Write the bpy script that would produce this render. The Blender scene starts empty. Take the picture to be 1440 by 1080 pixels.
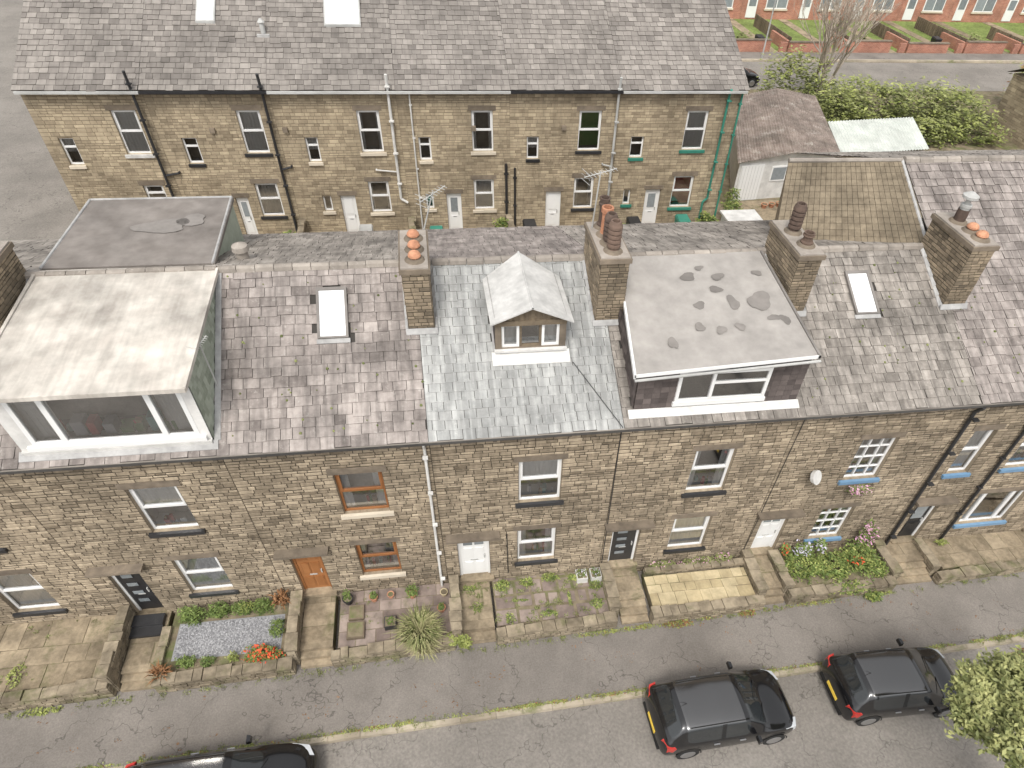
import bpy, math, random, bmesh
from mathutils import Vector, Matrix, noise
random.seed(11)
S=-0.0497
U=random.uniform
sc=bpy.context.scene
# ------------------------------------------------------------------ materials
def nn(nt,t,**k):
    n=nt.nodes.new(t)
    for a,b in k.items(): setattr(n,a,b)
    return n
def mixc(nt,a,b,f,mode='MIX'):
    n=nt.nodes.new('ShaderNodeMix');n.data_type='RGBA';n.blend_type=mode
    for sock,val in ((6,a),(7,b),(0,f)):
        if hasattr(val,'is_output'): nt.links.new(val,n.inputs[sock])
        elif isinstance(val,(int,float)): n.inputs[sock].default_value=val
        else: n.inputs[sock].default_value=(*val[:3],1)
    return n.outputs[2]
def mrange(nt,v,a,b,c,d):
    n=nt.nodes.new('ShaderNodeMapRange');nt.links.new(v,n.inputs[0])
    for i,x in enumerate((a,b,c,d)): n.inputs[i+1].default_value=x
    return n.outputs[0]
def noisen(nt,vec,scale,detail=4,rough=.55):
    n=nn(nt,'ShaderNodeTexNoise');n.inputs['Scale'].default_value=scale;n.inputs['Detail'].default_value=detail;n.inputs['Roughness'].default_value=rough
    nt.links.new(vec,n.inputs['Vector']);return n.outputs['Fac']
def mulf(nt,col,f):
    cc=nn(nt,'ShaderNodeCombineColor')
    for i in range(3): nt.links.new(f,cc.inputs[i])
    return mixc(nt,col,cc.outputs[0],1.0,'MULTIPLY')
def mat(name,c1,c2=None,rough=.85,ns=6,bump=.25,bs=30,stain=.3,ss=.6,metal=0,spec=.3,rndw=.6,streak=0,moss=None,mossamt=.5,coat=0,ior=None,crack=0,lich=None):
    m=bpy.data.materials.new(name);m.use_nodes=True;nt=m.node_tree
    b=nt.nodes['Principled BSDF']
    c2=c2 or c1
    tc=nn(nt,'ShaderNodeTexCoord');vec=tc.outputs['Object']
    at=nn(nt,'ShaderNodeAttribute',attribute_name='rnd')
    sep=nn(nt,'ShaderNodeSeparateColor');nt.links.new(at.outputs['Color'],sep.inputs[0])
    n1=mrange(nt,noisen(nt,vec,ns),.3,.7,0,1)
    mx=nn(nt,'ShaderNodeMix');mx.data_type='FLOAT';mx.inputs[0].default_value=rndw
    nt.links.new(n1,mx.inputs[2]);nt.links.new(sep.outputs[0],mx.inputs[3])
    col=mixc(nt,c1,c2,mx.outputs[0])
    if moss:
        f=mrange(nt,noisen(nt,vec,1.1,6,.7),.62-.2*mossamt,.72-.1*mossamt,0,.8)
        col=mixc(nt,col,moss,f)
    if lich:
        f=mrange(nt,noisen(nt,vec,9,6,.75),.56,.72,0,.7)
        col=mixc(nt,col,lich,f)
    if stain: col=mulf(nt,col,mrange(nt,noisen(nt,vec,ss,5,.6),.33,.62,1-stain,1+stain*.25))
    if streak:
        mp=nn(nt,'ShaderNodeMapping');nt.links.new(vec,mp.inputs[0]);mp.inputs['Scale'].default_value=(5,.5,.5)
        col=mulf(nt,col,mrange(nt,noisen(nt,mp.outputs[0],1.3,3),.42,.66,1,1-streak))
    if crack:
        wp=nn(nt,'ShaderNodeTexNoise');wp.inputs['Scale'].default_value=2.5;nt.links.new(vec,wp.inputs['Vector'])
        ad=nn(nt,'ShaderNodeVectorMath',operation='ADD');nt.links.new(vec,ad.inputs[0]);nt.links.new(wp.outputs['Color'],ad.inputs[1])
        vo=nn(nt,'ShaderNodeTexVoronoi',feature='DISTANCE_TO_EDGE');vo.inputs['Scale'].default_value=.42;nt.links.new(ad.outputs[0],vo.inputs['Vector'])
        col=mulf(nt,col,mrange(nt,vo.outputs['Distance'],.002,.008,1-crack,1))
    nt.links.new(col,b.inputs['Base Color'])
    b.inputs['Roughness'].default_value=rough;b.inputs['Metallic'].default_value=metal
    b.inputs['Specular IOR Level'].default_value=spec
    if ior: b.inputs['IOR'].default_value=ior
    if coat: b.inputs['Coat Weight'].default_value=coat;b.inputs['Coat Roughness'].default_value=.03
    if bump:
        bp=nn(nt,'ShaderNodeBump');bp.inputs['Strength'].default_value=bump;bp.inputs['Distance'].default_value=.02
        nt.links.new(noisen(nt,vec,bs,3),bp.inputs['Height']);nt.links.new(bp.outputs[0],b.inputs['Normal'])
    return m
def glassmat(name,refl=.22,tint=(.9,.92,.94)):
    m=bpy.data.materials.new(name);m.use_nodes=True;nt=m.node_tree;nt.nodes.clear()
    o=nn(nt,'ShaderNodeOutputMaterial');t=nn(nt,'ShaderNodeBsdfTransparent');t.inputs[0].default_value=(*tint,1)
    g=nn(nt,'ShaderNodeBsdfGlossy');g.inputs['Roughness'].default_value=.02
    mx=nn(nt,'ShaderNodeMixShader');lw=nn(nt,'ShaderNodeLayerWeight');lw.inputs[0].default_value=.35
    f=mrange(nt,lw.outputs['Fresnel'],0,1,refl,1)
    nt.links.new(f,mx.inputs[0]);nt.links.new(t.outputs[0],mx.inputs[1]);nt.links.new(g.outputs[0],mx.inputs[2]);nt.links.new(mx.outputs[0],o.inputs[0])
    return m
STONE=mat('sandstone_wall',(.15,.118,.082),(.535,.44,.32),stain=.38,ss=.5,ns=9,bs=25,rndw=.72,streak=.22)
STONEC=mat('sooty_chimney_stone',(.12,.098,.072),(.38,.305,.215),stain=.35,ss=.9,ns=9,bs=25,rndw=.75)
STONEB=mat('sandstone_wall_rear',(.25,.20,.138),(.56,.465,.325),stain=.32,ss=.4,ns=5,bs=20,rndw=.75,streak=.15)
MORT=mat('dark_mortar',(.04,.033,.025),(.085,.07,.05),rndw=0)
MORTB=mat('brown_mortar',(.15,.12,.08),(.25,.20,.14),rndw=0)
LINT=mat('weathered_lintel_stone',(.14,.115,.09),(.27,.22,.165),rndw=.3,ns=4)
CREAM=mat('cream_painted_stone',(.60,.53,.42),(.68,.6,.49),stain=.2)
SLATE=mat('stone_slate',(.19,.163,.15),(.455,.405,.375),stain=.36,ss=.9,ns=7,streak=.34,rndw=.6,rough=.8,lich=(.52,.49,.45))
SLATEY=mat('stone_slate_weathered',(.19,.17,.15),(.44,.40,.36),stain=.4,ss=.8,ns=7,streak=.38,rndw=.58,rough=.8,lich=(.54,.51,.46))
SLSHADE=mat('slate_edge_painted_shade',(.07,.06,.052),(.12,.105,.09))  # joint shadows between slates, painted as a dark colour on tile edges
BSL=mat('grey_slate',(.215,.22,.215),(.32,.32,.31),stain=.24,ss=1.1,streak=-.55,rndw=.5,rough=.5,spec=.5,lich=(.42,.42,.40))
SLATEB=mat('rear_row_slate',(.165,.148,.135),(.35,.32,.29),stain=.25,ss=.35,ns=3,rndw=.7,rough=.85,streak=.15)
BROWNT=mat('mossy_brown_tile',(.15,.12,.085),(.29,.24,.17),stain=.35,ss=1,rndw=.4)
UNDER=mat('roof_underlay',(.055,.05,.045))
RIDGE=mat('ridge_tile',(.22,.195,.17),(.42,.375,.33),rndw=.6,ns=5,lich=(.5,.47,.42))
FELTL=mat('light_roof_felt',(.47,.43,.385),(.66,.62,.56),stain=.38,ss=.8,ns=2,rndw=.05,bs=60,streak=.15)
FELTG=mat('grey_roof_felt',(.32,.30,.28),(.40,.375,.35),stain=.16,ss=1,ns=3,rndw=.1,bs=60)
FELTP=mat('roof_felt_patch',(.20,.185,.17),(.25,.23,.215),rndw=.3)
FELTD=mat('dark_roof_felt',(.18,.16,.145),(.27,.245,.225),stain=.25,ss=.7,ns=2,rndw=.1)
LEAD=mat('lead_flashing',(.34,.335,.33),(.47,.465,.455),rough=.55,rndw=.3,stain=.25,ss=2)
LEADL=mat('pale_lead_roof',(.48,.475,.46),(.62,.61,.59),rough=.5,rndw=.2,stain=.2,ss=2)
WHITE=mat('white_upvc',(.78,.78,.77),(.82,.82,.81),rough=.35,stain=.06,bump=.0,spec=.5)
WHITEW=mat('weathered_white_paint',(.58,.57,.54),(.73,.72,.70),rough=.5,stain=.22,ss=2)
BLACK=mat('black_paint',(.018,.018,.02),(.04,.04,.042),rough=.4,stain=0,spec=.5)
GUT=mat('gutter_dark',(.05,.047,.045),(.10,.095,.09),rough=.5,stain=0)
GREYP=mat('grey_pipe',(.40,.40,.39),(.52,.52,.50),rough=.5)
GREEN=mat('green_paint',(.04,.20,.15),(.06,.26,.19),rough=.45,stain=.15)
BLUE=mat('blue_paint',(.13,.25,.40),(.19,.32,.47),rough=.45,stain=.15)
REDC=mat('red_blind',(.35,.03,.04),(.45,.05,.05))
BROWNW=mat('varnished_timber',(.25,.10,.035),(.37,.165,.065),rough=.4,ns=4,stain=.15)
DARKW=mat('old_timber',(.12,.095,.07),(.24,.19,.13),ns=12)
GCLAD=mat('green_slate_cladding',(.24,.27,.21),(.46,.50,.42),rndw=.7,stain=.2)
DCLAD=mat('dark_slate_cladding',(.07,.058,.055),(.18,.15,.14),rndw=.7)
TERRA=mat('terracotta',(.48,.22,.13),(.60,.31,.19),rough=.8,ns=8,stain=.35,ss=4)
TERRAD=mat('sooty_terracotta',(.07,.052,.045),(.19,.13,.10),ns=8)
ASPH=mat('worn_asphalt',(.205,.188,.168),(.295,.27,.243),stain=.22,ss=.35,ns=14,rndw=0,bs=120,bump=.5,rough=.9,crack=.35)
PAVEM=mat('pavement_asphalt',(.185,.167,.150),(.265,.24,.215),stain=.24,ss=.5,ns=25,rndw=.1,bs=140,bump=.4,rough=.9,crack=.4)
KERB=mat('kerb_stone',(.33,.28,.21),(.52,.455,.36),rndw=.7,moss=(.16,.18,.06),mossamt=.45)
EARTH=mat('bare_earth',(.15,.12,.08),(.30,.25,.17),ns=3,rndw=0,stain=.3,moss=(.10,.14,.035),mossamt=.6)
FLAG=mat('york_flagstone',(.20,.16,.108),(.43,.35,.245),rndw=.55,stain=.42,ss=1.6,ns=9,moss=(.13,.13,.06),mossamt=.3)
FLAGP=mat('pink_paver',(.20,.155,.135),(.38,.31,.27),rndw=.8,stain=.38,ss=2,moss=(.13,.14,.05),mossamt=.35)
FLAGY=mat('yellow_paver',(.42,.34,.20),(.64,.54,.35),rndw=.7,stain=.32,ss=1.6,ns=12)
GRAV=mat('slate_gravel',(.15,.15,.16),(.44,.44,.45),rndw=.85,ns=60,bs=80,stain=.1)
WALLS=mat('garden_wall_stone',(.16,.13,.09),(.37,.31,.225),rndw=.7,stain=.42,ss=1.5,moss=(.12,.13,.05),mossamt=.45)
DARK=mat('room_interior',(.14,.125,.11),(.38,.345,.30),stain=0,bump=0,ns=2)
CURT=mat('curtain',(.48,.46,.43),(.78,.76,.73),rndw=.8,stain=0,ns=3)
ITEMS=[mat('item_'+n,c,c,rough=.5,stain=0,bump=0) for n,c in (('white',(.75,.74,.7)),('teal',(.1,.3,.28)),('red',(.45,.05,.05)),('wood',(.3,.2,.1)),('green',(.08,.2,.05)),('grey',(.35,.35,.37)))]
PANE=mat('door_pane',(.16,.18,.19),(.3,.33,.35),rough=.1,spec=.6,bump=0,stain=0)
GLASS=glassmat('window_glass',.34)
SKYB=mat('skylight_glass',(.74,.76,.78),(.82,.83,.84),stain=.04,bump=0,rough=.12,spec=.8)
LEAF=mat('foliage_green',(.05,.09,.02),(.24,.31,.09),rndw=.85,ns=2,stain=.25,ss=2,bump=0,rough=.6)
LEAFY=mat('foliage_yellow_green',(.13,.17,.035),(.43,.46,.15),rndw=.85,ns=2,stain=.25,ss=2,bump=0,rough=.6)
LEAFO=mat('foliage_olive',(.09,.115,.035),(.36,.375,.16),rndw=.85,ns=2,stain=.25,ss=2,bump=0,rough=.6)
LEAFM=mat('foliage_maple',(.10,.125,.035),(.47,.47,.20),rndw=.9,ns=2,stain=.25,ss=2,bump=0,rough=.55)
LEAFR=mat('foliage_russet',(.15,.07,.03),(.36,.19,.09),rndw=.85,bump=0,rough=.6)
FLR=mat('red_flowers',(.60,.06,.03),(.75,.15,.06),stain=0,bump=0)
FLP=mat('pink_flowers',(.60,.25,.42),(.80,.52,.66),stain=0,bump=0)
FLW=mat('lilac_flowers',(.50,.45,.62),(.80,.78,.85),stain=0,bump=0)
STRAW=mat('dry_grass',(.26,.25,.12),(.50,.47,.25),rndw=.8,bump=0)
BARK=mat('bark',(.16,.13,.10),(.30,.26,.21),ns=10)
TWIG=mat('dead_twigs',(.36,.30,.24),(.52,.45,.38))
LAWN=mat('lawn',(.11,.16,.04),(.26,.32,.10),ns=5,rndw=0)
def brickmat(name,c1,c2,mo,bw=.225,bh=.075):
    m=bpy.data.materials.new(name);m.use_nodes=True;nt=m.node_tree;b=nt.nodes['Principled BSDF']
    uv=nn(nt,'ShaderNodeUVMap');uv.uv_map='UV'
    br=nn(nt,'ShaderNodeTexBrick');nt.links.new(uv.outputs[0],br.inputs[0]);br.inputs['Scale'].default_value=1
    br.inputs['Brick Width'].default_value=bw;br.inputs['Row Height'].default_value=bh;br.inputs['Mortar Size'].default_value=.008
    br.inputs['Color1'].default_value=(*c1,1);br.inputs['Color2'].default_value=(*c2,1);br.inputs['Mortar'].default_value=(*mo,1)
    tc=nn(nt,'ShaderNodeTexCoord')
    nt.links.new(mulf(nt,br.outputs[0],mrange(nt,noisen(nt,tc.outputs['Object'],1.2,4),.3,.7,.7,1.1)),b.inputs['Base Color'])
    b.inputs['Roughness'].default_value=.9
    return m
REDB=brickmat('red_brick',(.38,.13,.08),(.50,.20,.125),(.42,.35,.29))
CORR=mat('corrugated_brown_sheet',(.18,.14,.12),(.38,.32,.28),ns=3,rndw=.2,stain=.4,moss=(.6,.56,.5),mossamt=.3,lich=(.6,.56,.5))
CORRW=mat('corrugated_pale_sheet',(.50,.53,.49),(.66,.68,.64),ns=2,rndw=.2,stain=.2)
# ------------------------------------------------------------------ mesh builder
class MB:
    def __init__(s): s.v=[];s.f=[];s.m=[];s.c=[];s.mats=[];s.sm=[]
    def face(s,pts,m,c=None,sm=False):
        if m not in s.mats:s.mats.append(m)
        n=len(s.v);s.v.extend(tuple(p) for p in pts);s.f.append(tuple(range(n,n+len(pts))))
        s.m.append(s.mats.index(m));s.c.append(U(0,1) if c is None else c);s.sm.append(sm)
    def hexa(s,P,m,c=None):
        c=U(0,1) if c is None else c
        for q in ((3,2,1,0),(4,5,6,7),(0,1,5,4),(1,2,6,5),(2,3,7,6),(3,0,4,7)): s.face([P[i] for i in q],m,c)
    def box(s,x0,x1,y0,y1,z0,z1,m,c=None):
        s.hexa([(x0,y0,z0),(x1,y0,z0),(x1,y1,z0),(x0,y1,z0),(x0,y0,z1),(x1,y0,z1),(x1,y1,z1),(x0,y1,z1)],m,c)
    def cyl(s,p0,p1,r0,r1,m,n=10,caps=True,c=None):
        c=U(0,1) if c is None else c
        p0=Vector(p0);p1=Vector(p1);d=(p1-p0).normalized()
        a=d.orthogonal().normalized();b=d.cross(a)
        A=[p0+(a*math.cos(t)+b*math.sin(t))*r0 for t in [2*math.pi*i/n for i in range(n)]]
        B=[p1+(a*math.cos(t)+b*math.sin(t))*r1 for t in [2*math.pi*i/n for i in range(n)]]
        for i in range(n): s.face([A[i],A[(i+1)%n],B[(i+1)%n],B[i]],m,c,True)
        if caps: s.face(B,m,c);s.face(A[::-1],m,c)
    def lathe(s,x,y,prof,m,n=14,c=None):
        c=U(0,1) if c is None else c
        for (ra,za),(rb,zb) in zip(prof,prof[1:]):
            for i in range(n):
                t0=2*math.pi*i/n;t1=2*math.pi*(i+1)/n
                s.face([(x+ra*math.cos(t0),y+ra*math.sin(t0),za),(x+ra*math.cos(t1),y+ra*math.sin(t1),za),(x+rb*math.cos(t1),y+rb*math.sin(t1),zb),(x+rb*math.cos(t0),y+rb*math.sin(t0),zb)],m,c,True)
    def build(s,name,parent=None,shear=True):
        me=bpy.data.meshes.new(name)
        v=[(x,y,z+S*x) for x,y,z in s.v] if shear else s.v
        me.from_pydata(v,[],s.f)
        for m in s.mats: me.materials.append(m)
        me.polygons.foreach_set('material_index',s.m);me.polygons.foreach_set('use_smooth',s.sm)
        ca=me.color_attributes.new('rnd','FLOAT_COLOR','CORNER');uv=me.uv_layers.new(name='UV')
        cols=[];uvs=[]
        for p in me.polygons:
            c=s.c[p.index];n=p.normal;ax=max(range(3),key=lambda i:abs(n[i]))
            for vi in p.vertices:
                cols.extend((c,c,c,1));q=s.v[vi]
                uvs.extend((q[1],q[2]) if ax==0 else (q[0],q[2]) if ax==1 else (q[0],q[1]))
        ca.data.foreach_set('color',cols);uv.data.foreach_set('uv',uvs)
        ob=bpy.data.objects.new(name,me);sc.collection.objects.link(ob)
        if parent: ob.parent=parent
        return ob
def empty(name):
    e=bpy.data.objects.new(name,None);e.empty_display_size=.3;sc.collection.objects.link(e);return e
# ------------------------------------------------------------------ building pieces
def frame(O,Ud,N):
    O=Vector(O);Ud=Vector(Ud);N=Vector(N)
    return lambda u,z,o: O+Ud*u+Vector((0,0,z))+N*o
def FF(y): return frame((0,y,0),(1,0,0),(0,-1,0))
def stones(mb,F,u0,u1,z0,z1,ops,ch,l0,l1,m,mort,proj=(.006,.022),gap=.014):
    us=sorted({u0,u1,*[o[0] for o in ops],*[o[1] for o in ops]});zs=sorted({z0,z1,*[o[2] for o in ops],*[o[3] for o in ops]})
    us=[u for u in us if u0<=u<=u1];zs=[z for z in zs if z0<=z<=z1]
    for a,b in zip(us,us[1:]):
        for c,d in zip(zs,zs[1:]):
            mu,mz=(a+b)/2,(c+d)/2
            if any(o[0]<mu<o[1] and o[2]<mz<o[3] for o in ops): continue
            mb.face([F(a,c,0),F(b,c,0),F(b,d,0),F(a,d,0)],mort)
    for o in ops:
        a,b,c,d=o[:4]
        for q in (((a,c),(a,d)),((b,d),(b,c)),((a,d),(b,d)),((b,c),(a,c))):
            (p,r),(p2,r2)=q
            mb.face([F(p,r,0),F(p2,r2,0),F(p2,r2,-.2),F(p,r,-.2)],m,.5)
    z=z0
    while z<z1-.04:
        h=min(ch*U(.7,1.3),z1-z)
        if z1-(z+h)<.05: h=z1-z
        segs=[(u0,u1)]
        for o in ops:
            if z+h>o[2]+.02 and z<o[3]-.02:
                ns=[]
                for a,b in segs:
                    if o[1]<=a or o[0]>=b: ns.append((a,b));continue
                    if o[0]-a>.04: ns.append((a,o[0]))
                    if b-o[1]>.04: ns.append((o[1],b))
                segs=ns
        row=U(-.1,.1)
        for a,b in segs:
            u=a
            while u<b-1e-3:
                l=U(l0,l1)
                if b-(u+l)<l0*.5: l=b-u
                e=min(u+l,b)
                p=U(*proj);g=gap*.5;bv=.006
                x0,x1,a0,a1=u+g*.6,e-g*.6,z+g*U(.6,1.4),z+h-g*U(.6,1.4)
                c=min(1,max(0,random.gauss(.53,.26)+row))
                Q=[F(x0,a0,0),F(x1,a0,0),F(x1,a1,0),F(x0,a1,0)];T=[F(x0+bv,a0+bv,p),F(x1-bv,a0+bv,p),F(x1-bv,a1-bv,p),F(x0+bv,a1-bv,p)]
                mb.face(T,m,c)
                for i in range(4): mb.face([Q[i],Q[(i+1)%4],T[(i+1)%4],T[i]],m,c)
                u=e
        z+=h
def fbox(mb,F,u0,u1,z0,z1,o0,o1,m,c=None):
    P=[F(u0,z0,o1),F(u1,z0,o1),F(u1,z0,o0),F(u0,z0,o0),F(u0,z1,o1),F(u1,z1,o1),F(u1,z1,o0),F(u0,z1,o0)]
    mb.hexa(P,m,c)
def window(mb,F,u0,u1,z0,z1,fm=WHITE,kind='sash',curt='side',sill=BLACK,lint=LINT,back=-.1,sillw=.1,items=True,blind=CURT,fw=.065):
    o0,o1=back-.05,back
    fbox(mb,F,u0,u0+fw,z0,z1,o0,o1,fm);fbox(mb,F,u1-fw,u1,z0,z1,o0,o1,fm)
    fbox(mb,F,u0+fw,u1-fw,z0,z0+fw,o0,o1,fm);fbox(mb,F,u0+fw,u1-fw,z1-fw,z1,o0,o1,fm)
    def bar(a,b,c,d,t=.0): fbox(mb,F,a,b,c,d,o0-.003,o1+.012+t,fm)
    H=z1-z0;W=u1-u0
    if kind=='sash':
        zt=z0+H*.52;bar(u0+fw,u1-fw,zt-.04,zt+.04)
        for a,b,c,d in ((u0+fw,u0+fw+.045,zt+.04,z1-fw),(u1-fw-.045,u1-fw,zt+.04,z1-fw),(u0+fw+.045,u1-fw-.045,z1-fw-.045,z1-fw)): bar(a,b,c,d,.003)
    elif kind=='geo':
        for k in (1,2): bar(u0+W*k/3-.015,u0+W*k/3+.015,z0+fw,z1-fw)
        for k in (1,2,3): fbox(mb,F,u0+fw,u1-fw,z0+H*k/4-.013,z0+H*k/4+.013,o0-.002,o1+.008,fm)
    elif kind=='tri':
        for k in (.2,.8): bar(u0+W*k-.06,u0+W*k+.06,z0+fw,z1-fw)
    elif kind=='cas2':
        bar(u0+W*.38-.04,u0+W*.38+.04,z0+fw,z1-fw);bar(u0+W*.38+.04,u1-fw,z0+H*.6-.025,z0+H*.6+.025)
    elif kind=='top':
        zt=z0+H*.66;bar(u0+fw,u1-fw,zt-.035,zt+.035)
    og=back-.03
    mb.face([F(u0+.02,z0+.02,og),F(u1-.02,z0+.02,og),F(u1-.02,z1-.02,og),F(u0+.02,z1-.02,og)],GLASS)
    D=-.62
    a,b,c,d=u0-.02,u1+.02,z0-.02,z1+.02
    mb.face([F(a,c,D),F(b,c,D),F(b,d,D),F(a,d,D)],DARK,U(.2,1))
    mb.face([F(a,c,-.16),F(b,c,-.16),F(b,c,D),F(a,c,D)],ITEMS[0] if items else ITEMS[5],.6)
    for q in ([F(a,d,-.16),F(b,d,-.16),F(b,d,D),F(a,d,D)],[F(a,c,-.16),F(a,d,-.16),F(a,d,D),F(a,c,D)],[F(b,c,-.16),F(b,d,-.16),F(b,d,D),F(b,c,D)]): mb.face(q,DARK,.5)
    def folds(ua,ub,za,zb,o,m,c,tr=.03):
        n=max(2,int((ub-ua)/.06))
        for i in range(n):
            p,q=ua+(ub-ua)*i/n,ua+(ub-ua)*(i+1)/n
            mb.face([F(p,za,o+(tr if i%2 else 0)),F(q,za,o+(0 if i%2 else tr)),F(q,zb,o+(0 if i%2 else tr)),F(p,zb,o+(tr if i%2 else 0))],m,c)
    cc=U(.3,1)
    if curt=='side':
        w=W*U(.17,.26);folds(u0,u0+w,z0,z1,-.22,CURT,cc);folds(u1-w,u1,z0,z1,-.22,CURT,cc)
    elif curt=='net': folds(u0,u1,z0+.02,z1,-.2,CURT,U(.6,1),.02)
    elif curt=='half': folds(u0,u1,z0+H*.45,z1,-.2,CURT,U(.5,.9),.02)
    elif curt=='blind': mb.face([F(u0,z0+H*.1,-.2),F(u1,z0+H*.1,-.2),F(u1,z1,-.2),F(u0,z1,-.2)],blind,.9)
    if items:
        for i in range(random.randint(4,7)+int(W*2)):
            x=U(u0+.15,u1-.15);w=U(.05,.15);h=U(.08,.32);o=U(-.42,-.22);m=random.choice(ITEMS)
            if i%2: fbox(mb,F,x-w/2,x+w/2,z0-.015,z0+h,o-w,o,m)
            else:
                p=F(x,z0,o-w/2);mb.cyl(p,p+Vector((0,0,h)),w/2,w*.35,m,8)
    if sill: fbox(mb,F,u0-sillw,u1+sillw,z0-.13,z0-.002,-.08,.09,sill)
    if lint: fbox(mb,F,u0-.13,u1+.13,z1+.002,z1+.21,-.05,.028,lint)
def door(mb,F,u0,u1,z0,z1,lm,fm=WHITE,style='panel',back=-.1):
    fw=.07
    o0,o1=back-.06,back
    fbox(mb,F,u0,u0+fw,z0,z1,o0,o1,fm);fbox(mb,F,u1-fw,u1,z0,z1,o0,o1,fm);fbox(mb,F,u0+fw,u1-fw,z1-fw,z1,o0,o1,fm)
    a,b,c,d=u0+fw,u1-fw,z0+.02,z1-fw
    fbox(mb,F,a,b,c,d,o0-.01,o1-.03,lm)
    o=o1-.028;W=b-a;H=d-c
    def raised(p,q,r,s_):
        fbox(mb,F,a+W*p,a+W*q,c+H*r,c+H*s_,o,o+.012,lm)
        fbox(mb,F,a+W*p+.03,a+W*q-.03,c+H*r+.03,c+H*s_-.03,o+.012,o+.02,lm)
    def gl(p,q,r,s_,fr=None):
        fbox(mb,F,a+W*p-.015,a+W*q+.015,c+H*r-.015,c+H*s_+.015,o,o+.012,fr or lm)
        fbox(mb,F,a+W*p,a+W*q,c+H*r,c+H*s_,o+.012,o+.016,PANE)
    if style in('panel','wood'):
        for p,q in((.12,.46),(.54,.88)):
            raised(p,q,.06,.34);raised(p,q,.42,.70)
            if style=='panel': gl(p,q,.77,.92)
            else: raised(p,q,.76,.93)
    elif style=='bars':
        for k in range(4): gl(.2,.62,.2+k*.19,.27+k*.19)
    elif style=='half':
        gl(.2,.8,.52,.9);raised(.15,.85,.08,.42)
    elif style=='plain':
        raised(.15,.85,.08,.44);raised(.15,.85,.52,.92)
    fbox(mb,F,b-.1,b-.07,c+H*.44,c+H*.52,o,o+.05,GREYP)
    fbox(mb,F,a+W*.35,a+W*.65,c+H*.375,c+H*.395,o,o+.02,GREYP)
    fbox(mb,F,u0-.1,u1+.1,z0-.12,z0+.018,-.15,.12,FLAG)
def canopy(mb,F,u0,u1,z):
    fbox(mb,F,u0,u1,z,z+.09,-.03,.27,LINT,.35)
    fbox(mb,F,u0+.12,u1-.12,z-.13,z-.003,-.05,.03,LINT,.6)
    for u in (u0+.1,u1-.22): fbox(mb,F,u,u+.12,z-.16,z-.002,.031,.15,LINT,.5)
def tiles(mb,x0,x1,A,B,tw,g,m,holes=(),lift=.022,jit=.3,edge=None):
    A=Vector((0,*A));B=Vector((0,*B));d=B-A;L=d.length;d.normalize()
    n=Vector((0,-d.z,d.y))
    if n.z<0:n=-n
    edge=edge or m
    mb.face([Vector((x,0,0))+p-n*.012 for x,p in [(x0,A),(x1,A),(x1,B),(x0,B)]],UNDER)
    k=0;s=0
    while s<L-.02:
        gg=min(g*U(.93,1.07),L-s+.02)
        x=x0-(tw*.5 if k%2 else 0)-U(0,.08)
        ph=U(-.06,.06)
        while x<x1:
            w=tw*U(1-jit,1+jit);a=max(x,x0);b=min(x+w,x1);x+=w
            if b-a<.04: continue
            cx=(a+b)/2;cy=(A+d*(s+gg*.5)).y
            if any(h[0]<cx<h[1] and h[2]<cy<h[3] for h in holes): continue
            o=lift*U(.7,1.35);jb=U(-.02,.02);tw_=U(-.005,.005)
            if random.random()<.012: jb-=.07
            s0=s+jb;s1=min(s+gg*1.12,L)
            def P(xx,ss,oo): return Vector((xx,0,0))+A+d*ss+n*oo
            g2=.006
            p0,p1,p2,p3=P(a+g2,s0,o+tw_),P(b-g2,s0+U(-.008,.008),o-tw_),P(b-g2,s1,.003),P(a+g2,s1,.003)
            c=min(1,max(0,random.gauss(.52,.24)+ph))
            if random.random()<.05: c=U(0,.12)
            mb.face([p0,p1,p2,p3],m,c)
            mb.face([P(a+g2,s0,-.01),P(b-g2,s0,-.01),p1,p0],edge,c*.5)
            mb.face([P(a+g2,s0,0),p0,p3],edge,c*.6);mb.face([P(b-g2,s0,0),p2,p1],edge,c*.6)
        s+=gg;k+=1
def qtiles(mb,P0,P1,P2,P3,nx,ny,m,lift=.03):
    P0,P1,P2,P3=map(Vector,(P0,P1,P2,P3));n=(P1-P0).cross(P3-P0).normalized()
    if n.z<0:n=-n
    def at(u,v): return P0.lerp(P1,u).lerp(P3.lerp(P2,u),v)
    mb.face([P0,P1,P2,P3],UNDER)
    for j in range(ny):
        for i in range(nx):
            u0,u1,v0,v1=(i+.03+.0*(j%2))/nx,(i+.97)/nx,j/ny,min(1,(j+1.1)/ny);o=n*lift*U(.8,1.2)
            a,b,c_,d=at(u0,v0)+o,at(u1,v0)+o,at(u1,v1)+n*.004,at(u0,v1)+n*.004;c=random.gauss(.5,.22)
            mb.face([a,b,c_,d],m,c);mb.face([at(u0,v0),at(u1,v0),b,a],SLSHADE,c)
def ridge(mb,x0,x1,y,z,m=RIDGE,r=.12):
    x=x0
    while x<x1-.02:
        e=min(x+.45,x1);c=U(0,1);dz=U(-.012,.012);dy=U(-.01,.01)
        pts=[(-r,-.085),(-r*.75,.01),(-r*.2,.045),(r*.2,.045),(r*.75,.01),(r,-.085)]
        for (a,b),(c2,d) in zip(pts,pts[1:]):
            mb.face([(x+.008,y+a+dy,z+b+dz),(e-.008,y+a+dy,z+b+dz),(e-.008,y+c2+dy,z+d+dz),(x+.008,y+c2+dy,z+d+dz)],m,c)
        mb.face([(x+.008,y+a+dy,z+b+dz) for a,b in pts],m,c);mb.face([(e-.008,y+a+dy,z+b+dz) for a,b in pts[::-1]],m,c)
        x=e
HE,YR,HR=6.72,3.83,9.10
SL=(HR-HE)/(YR+.15)
def zr(y): return HE+(y+.15)*SL
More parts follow.
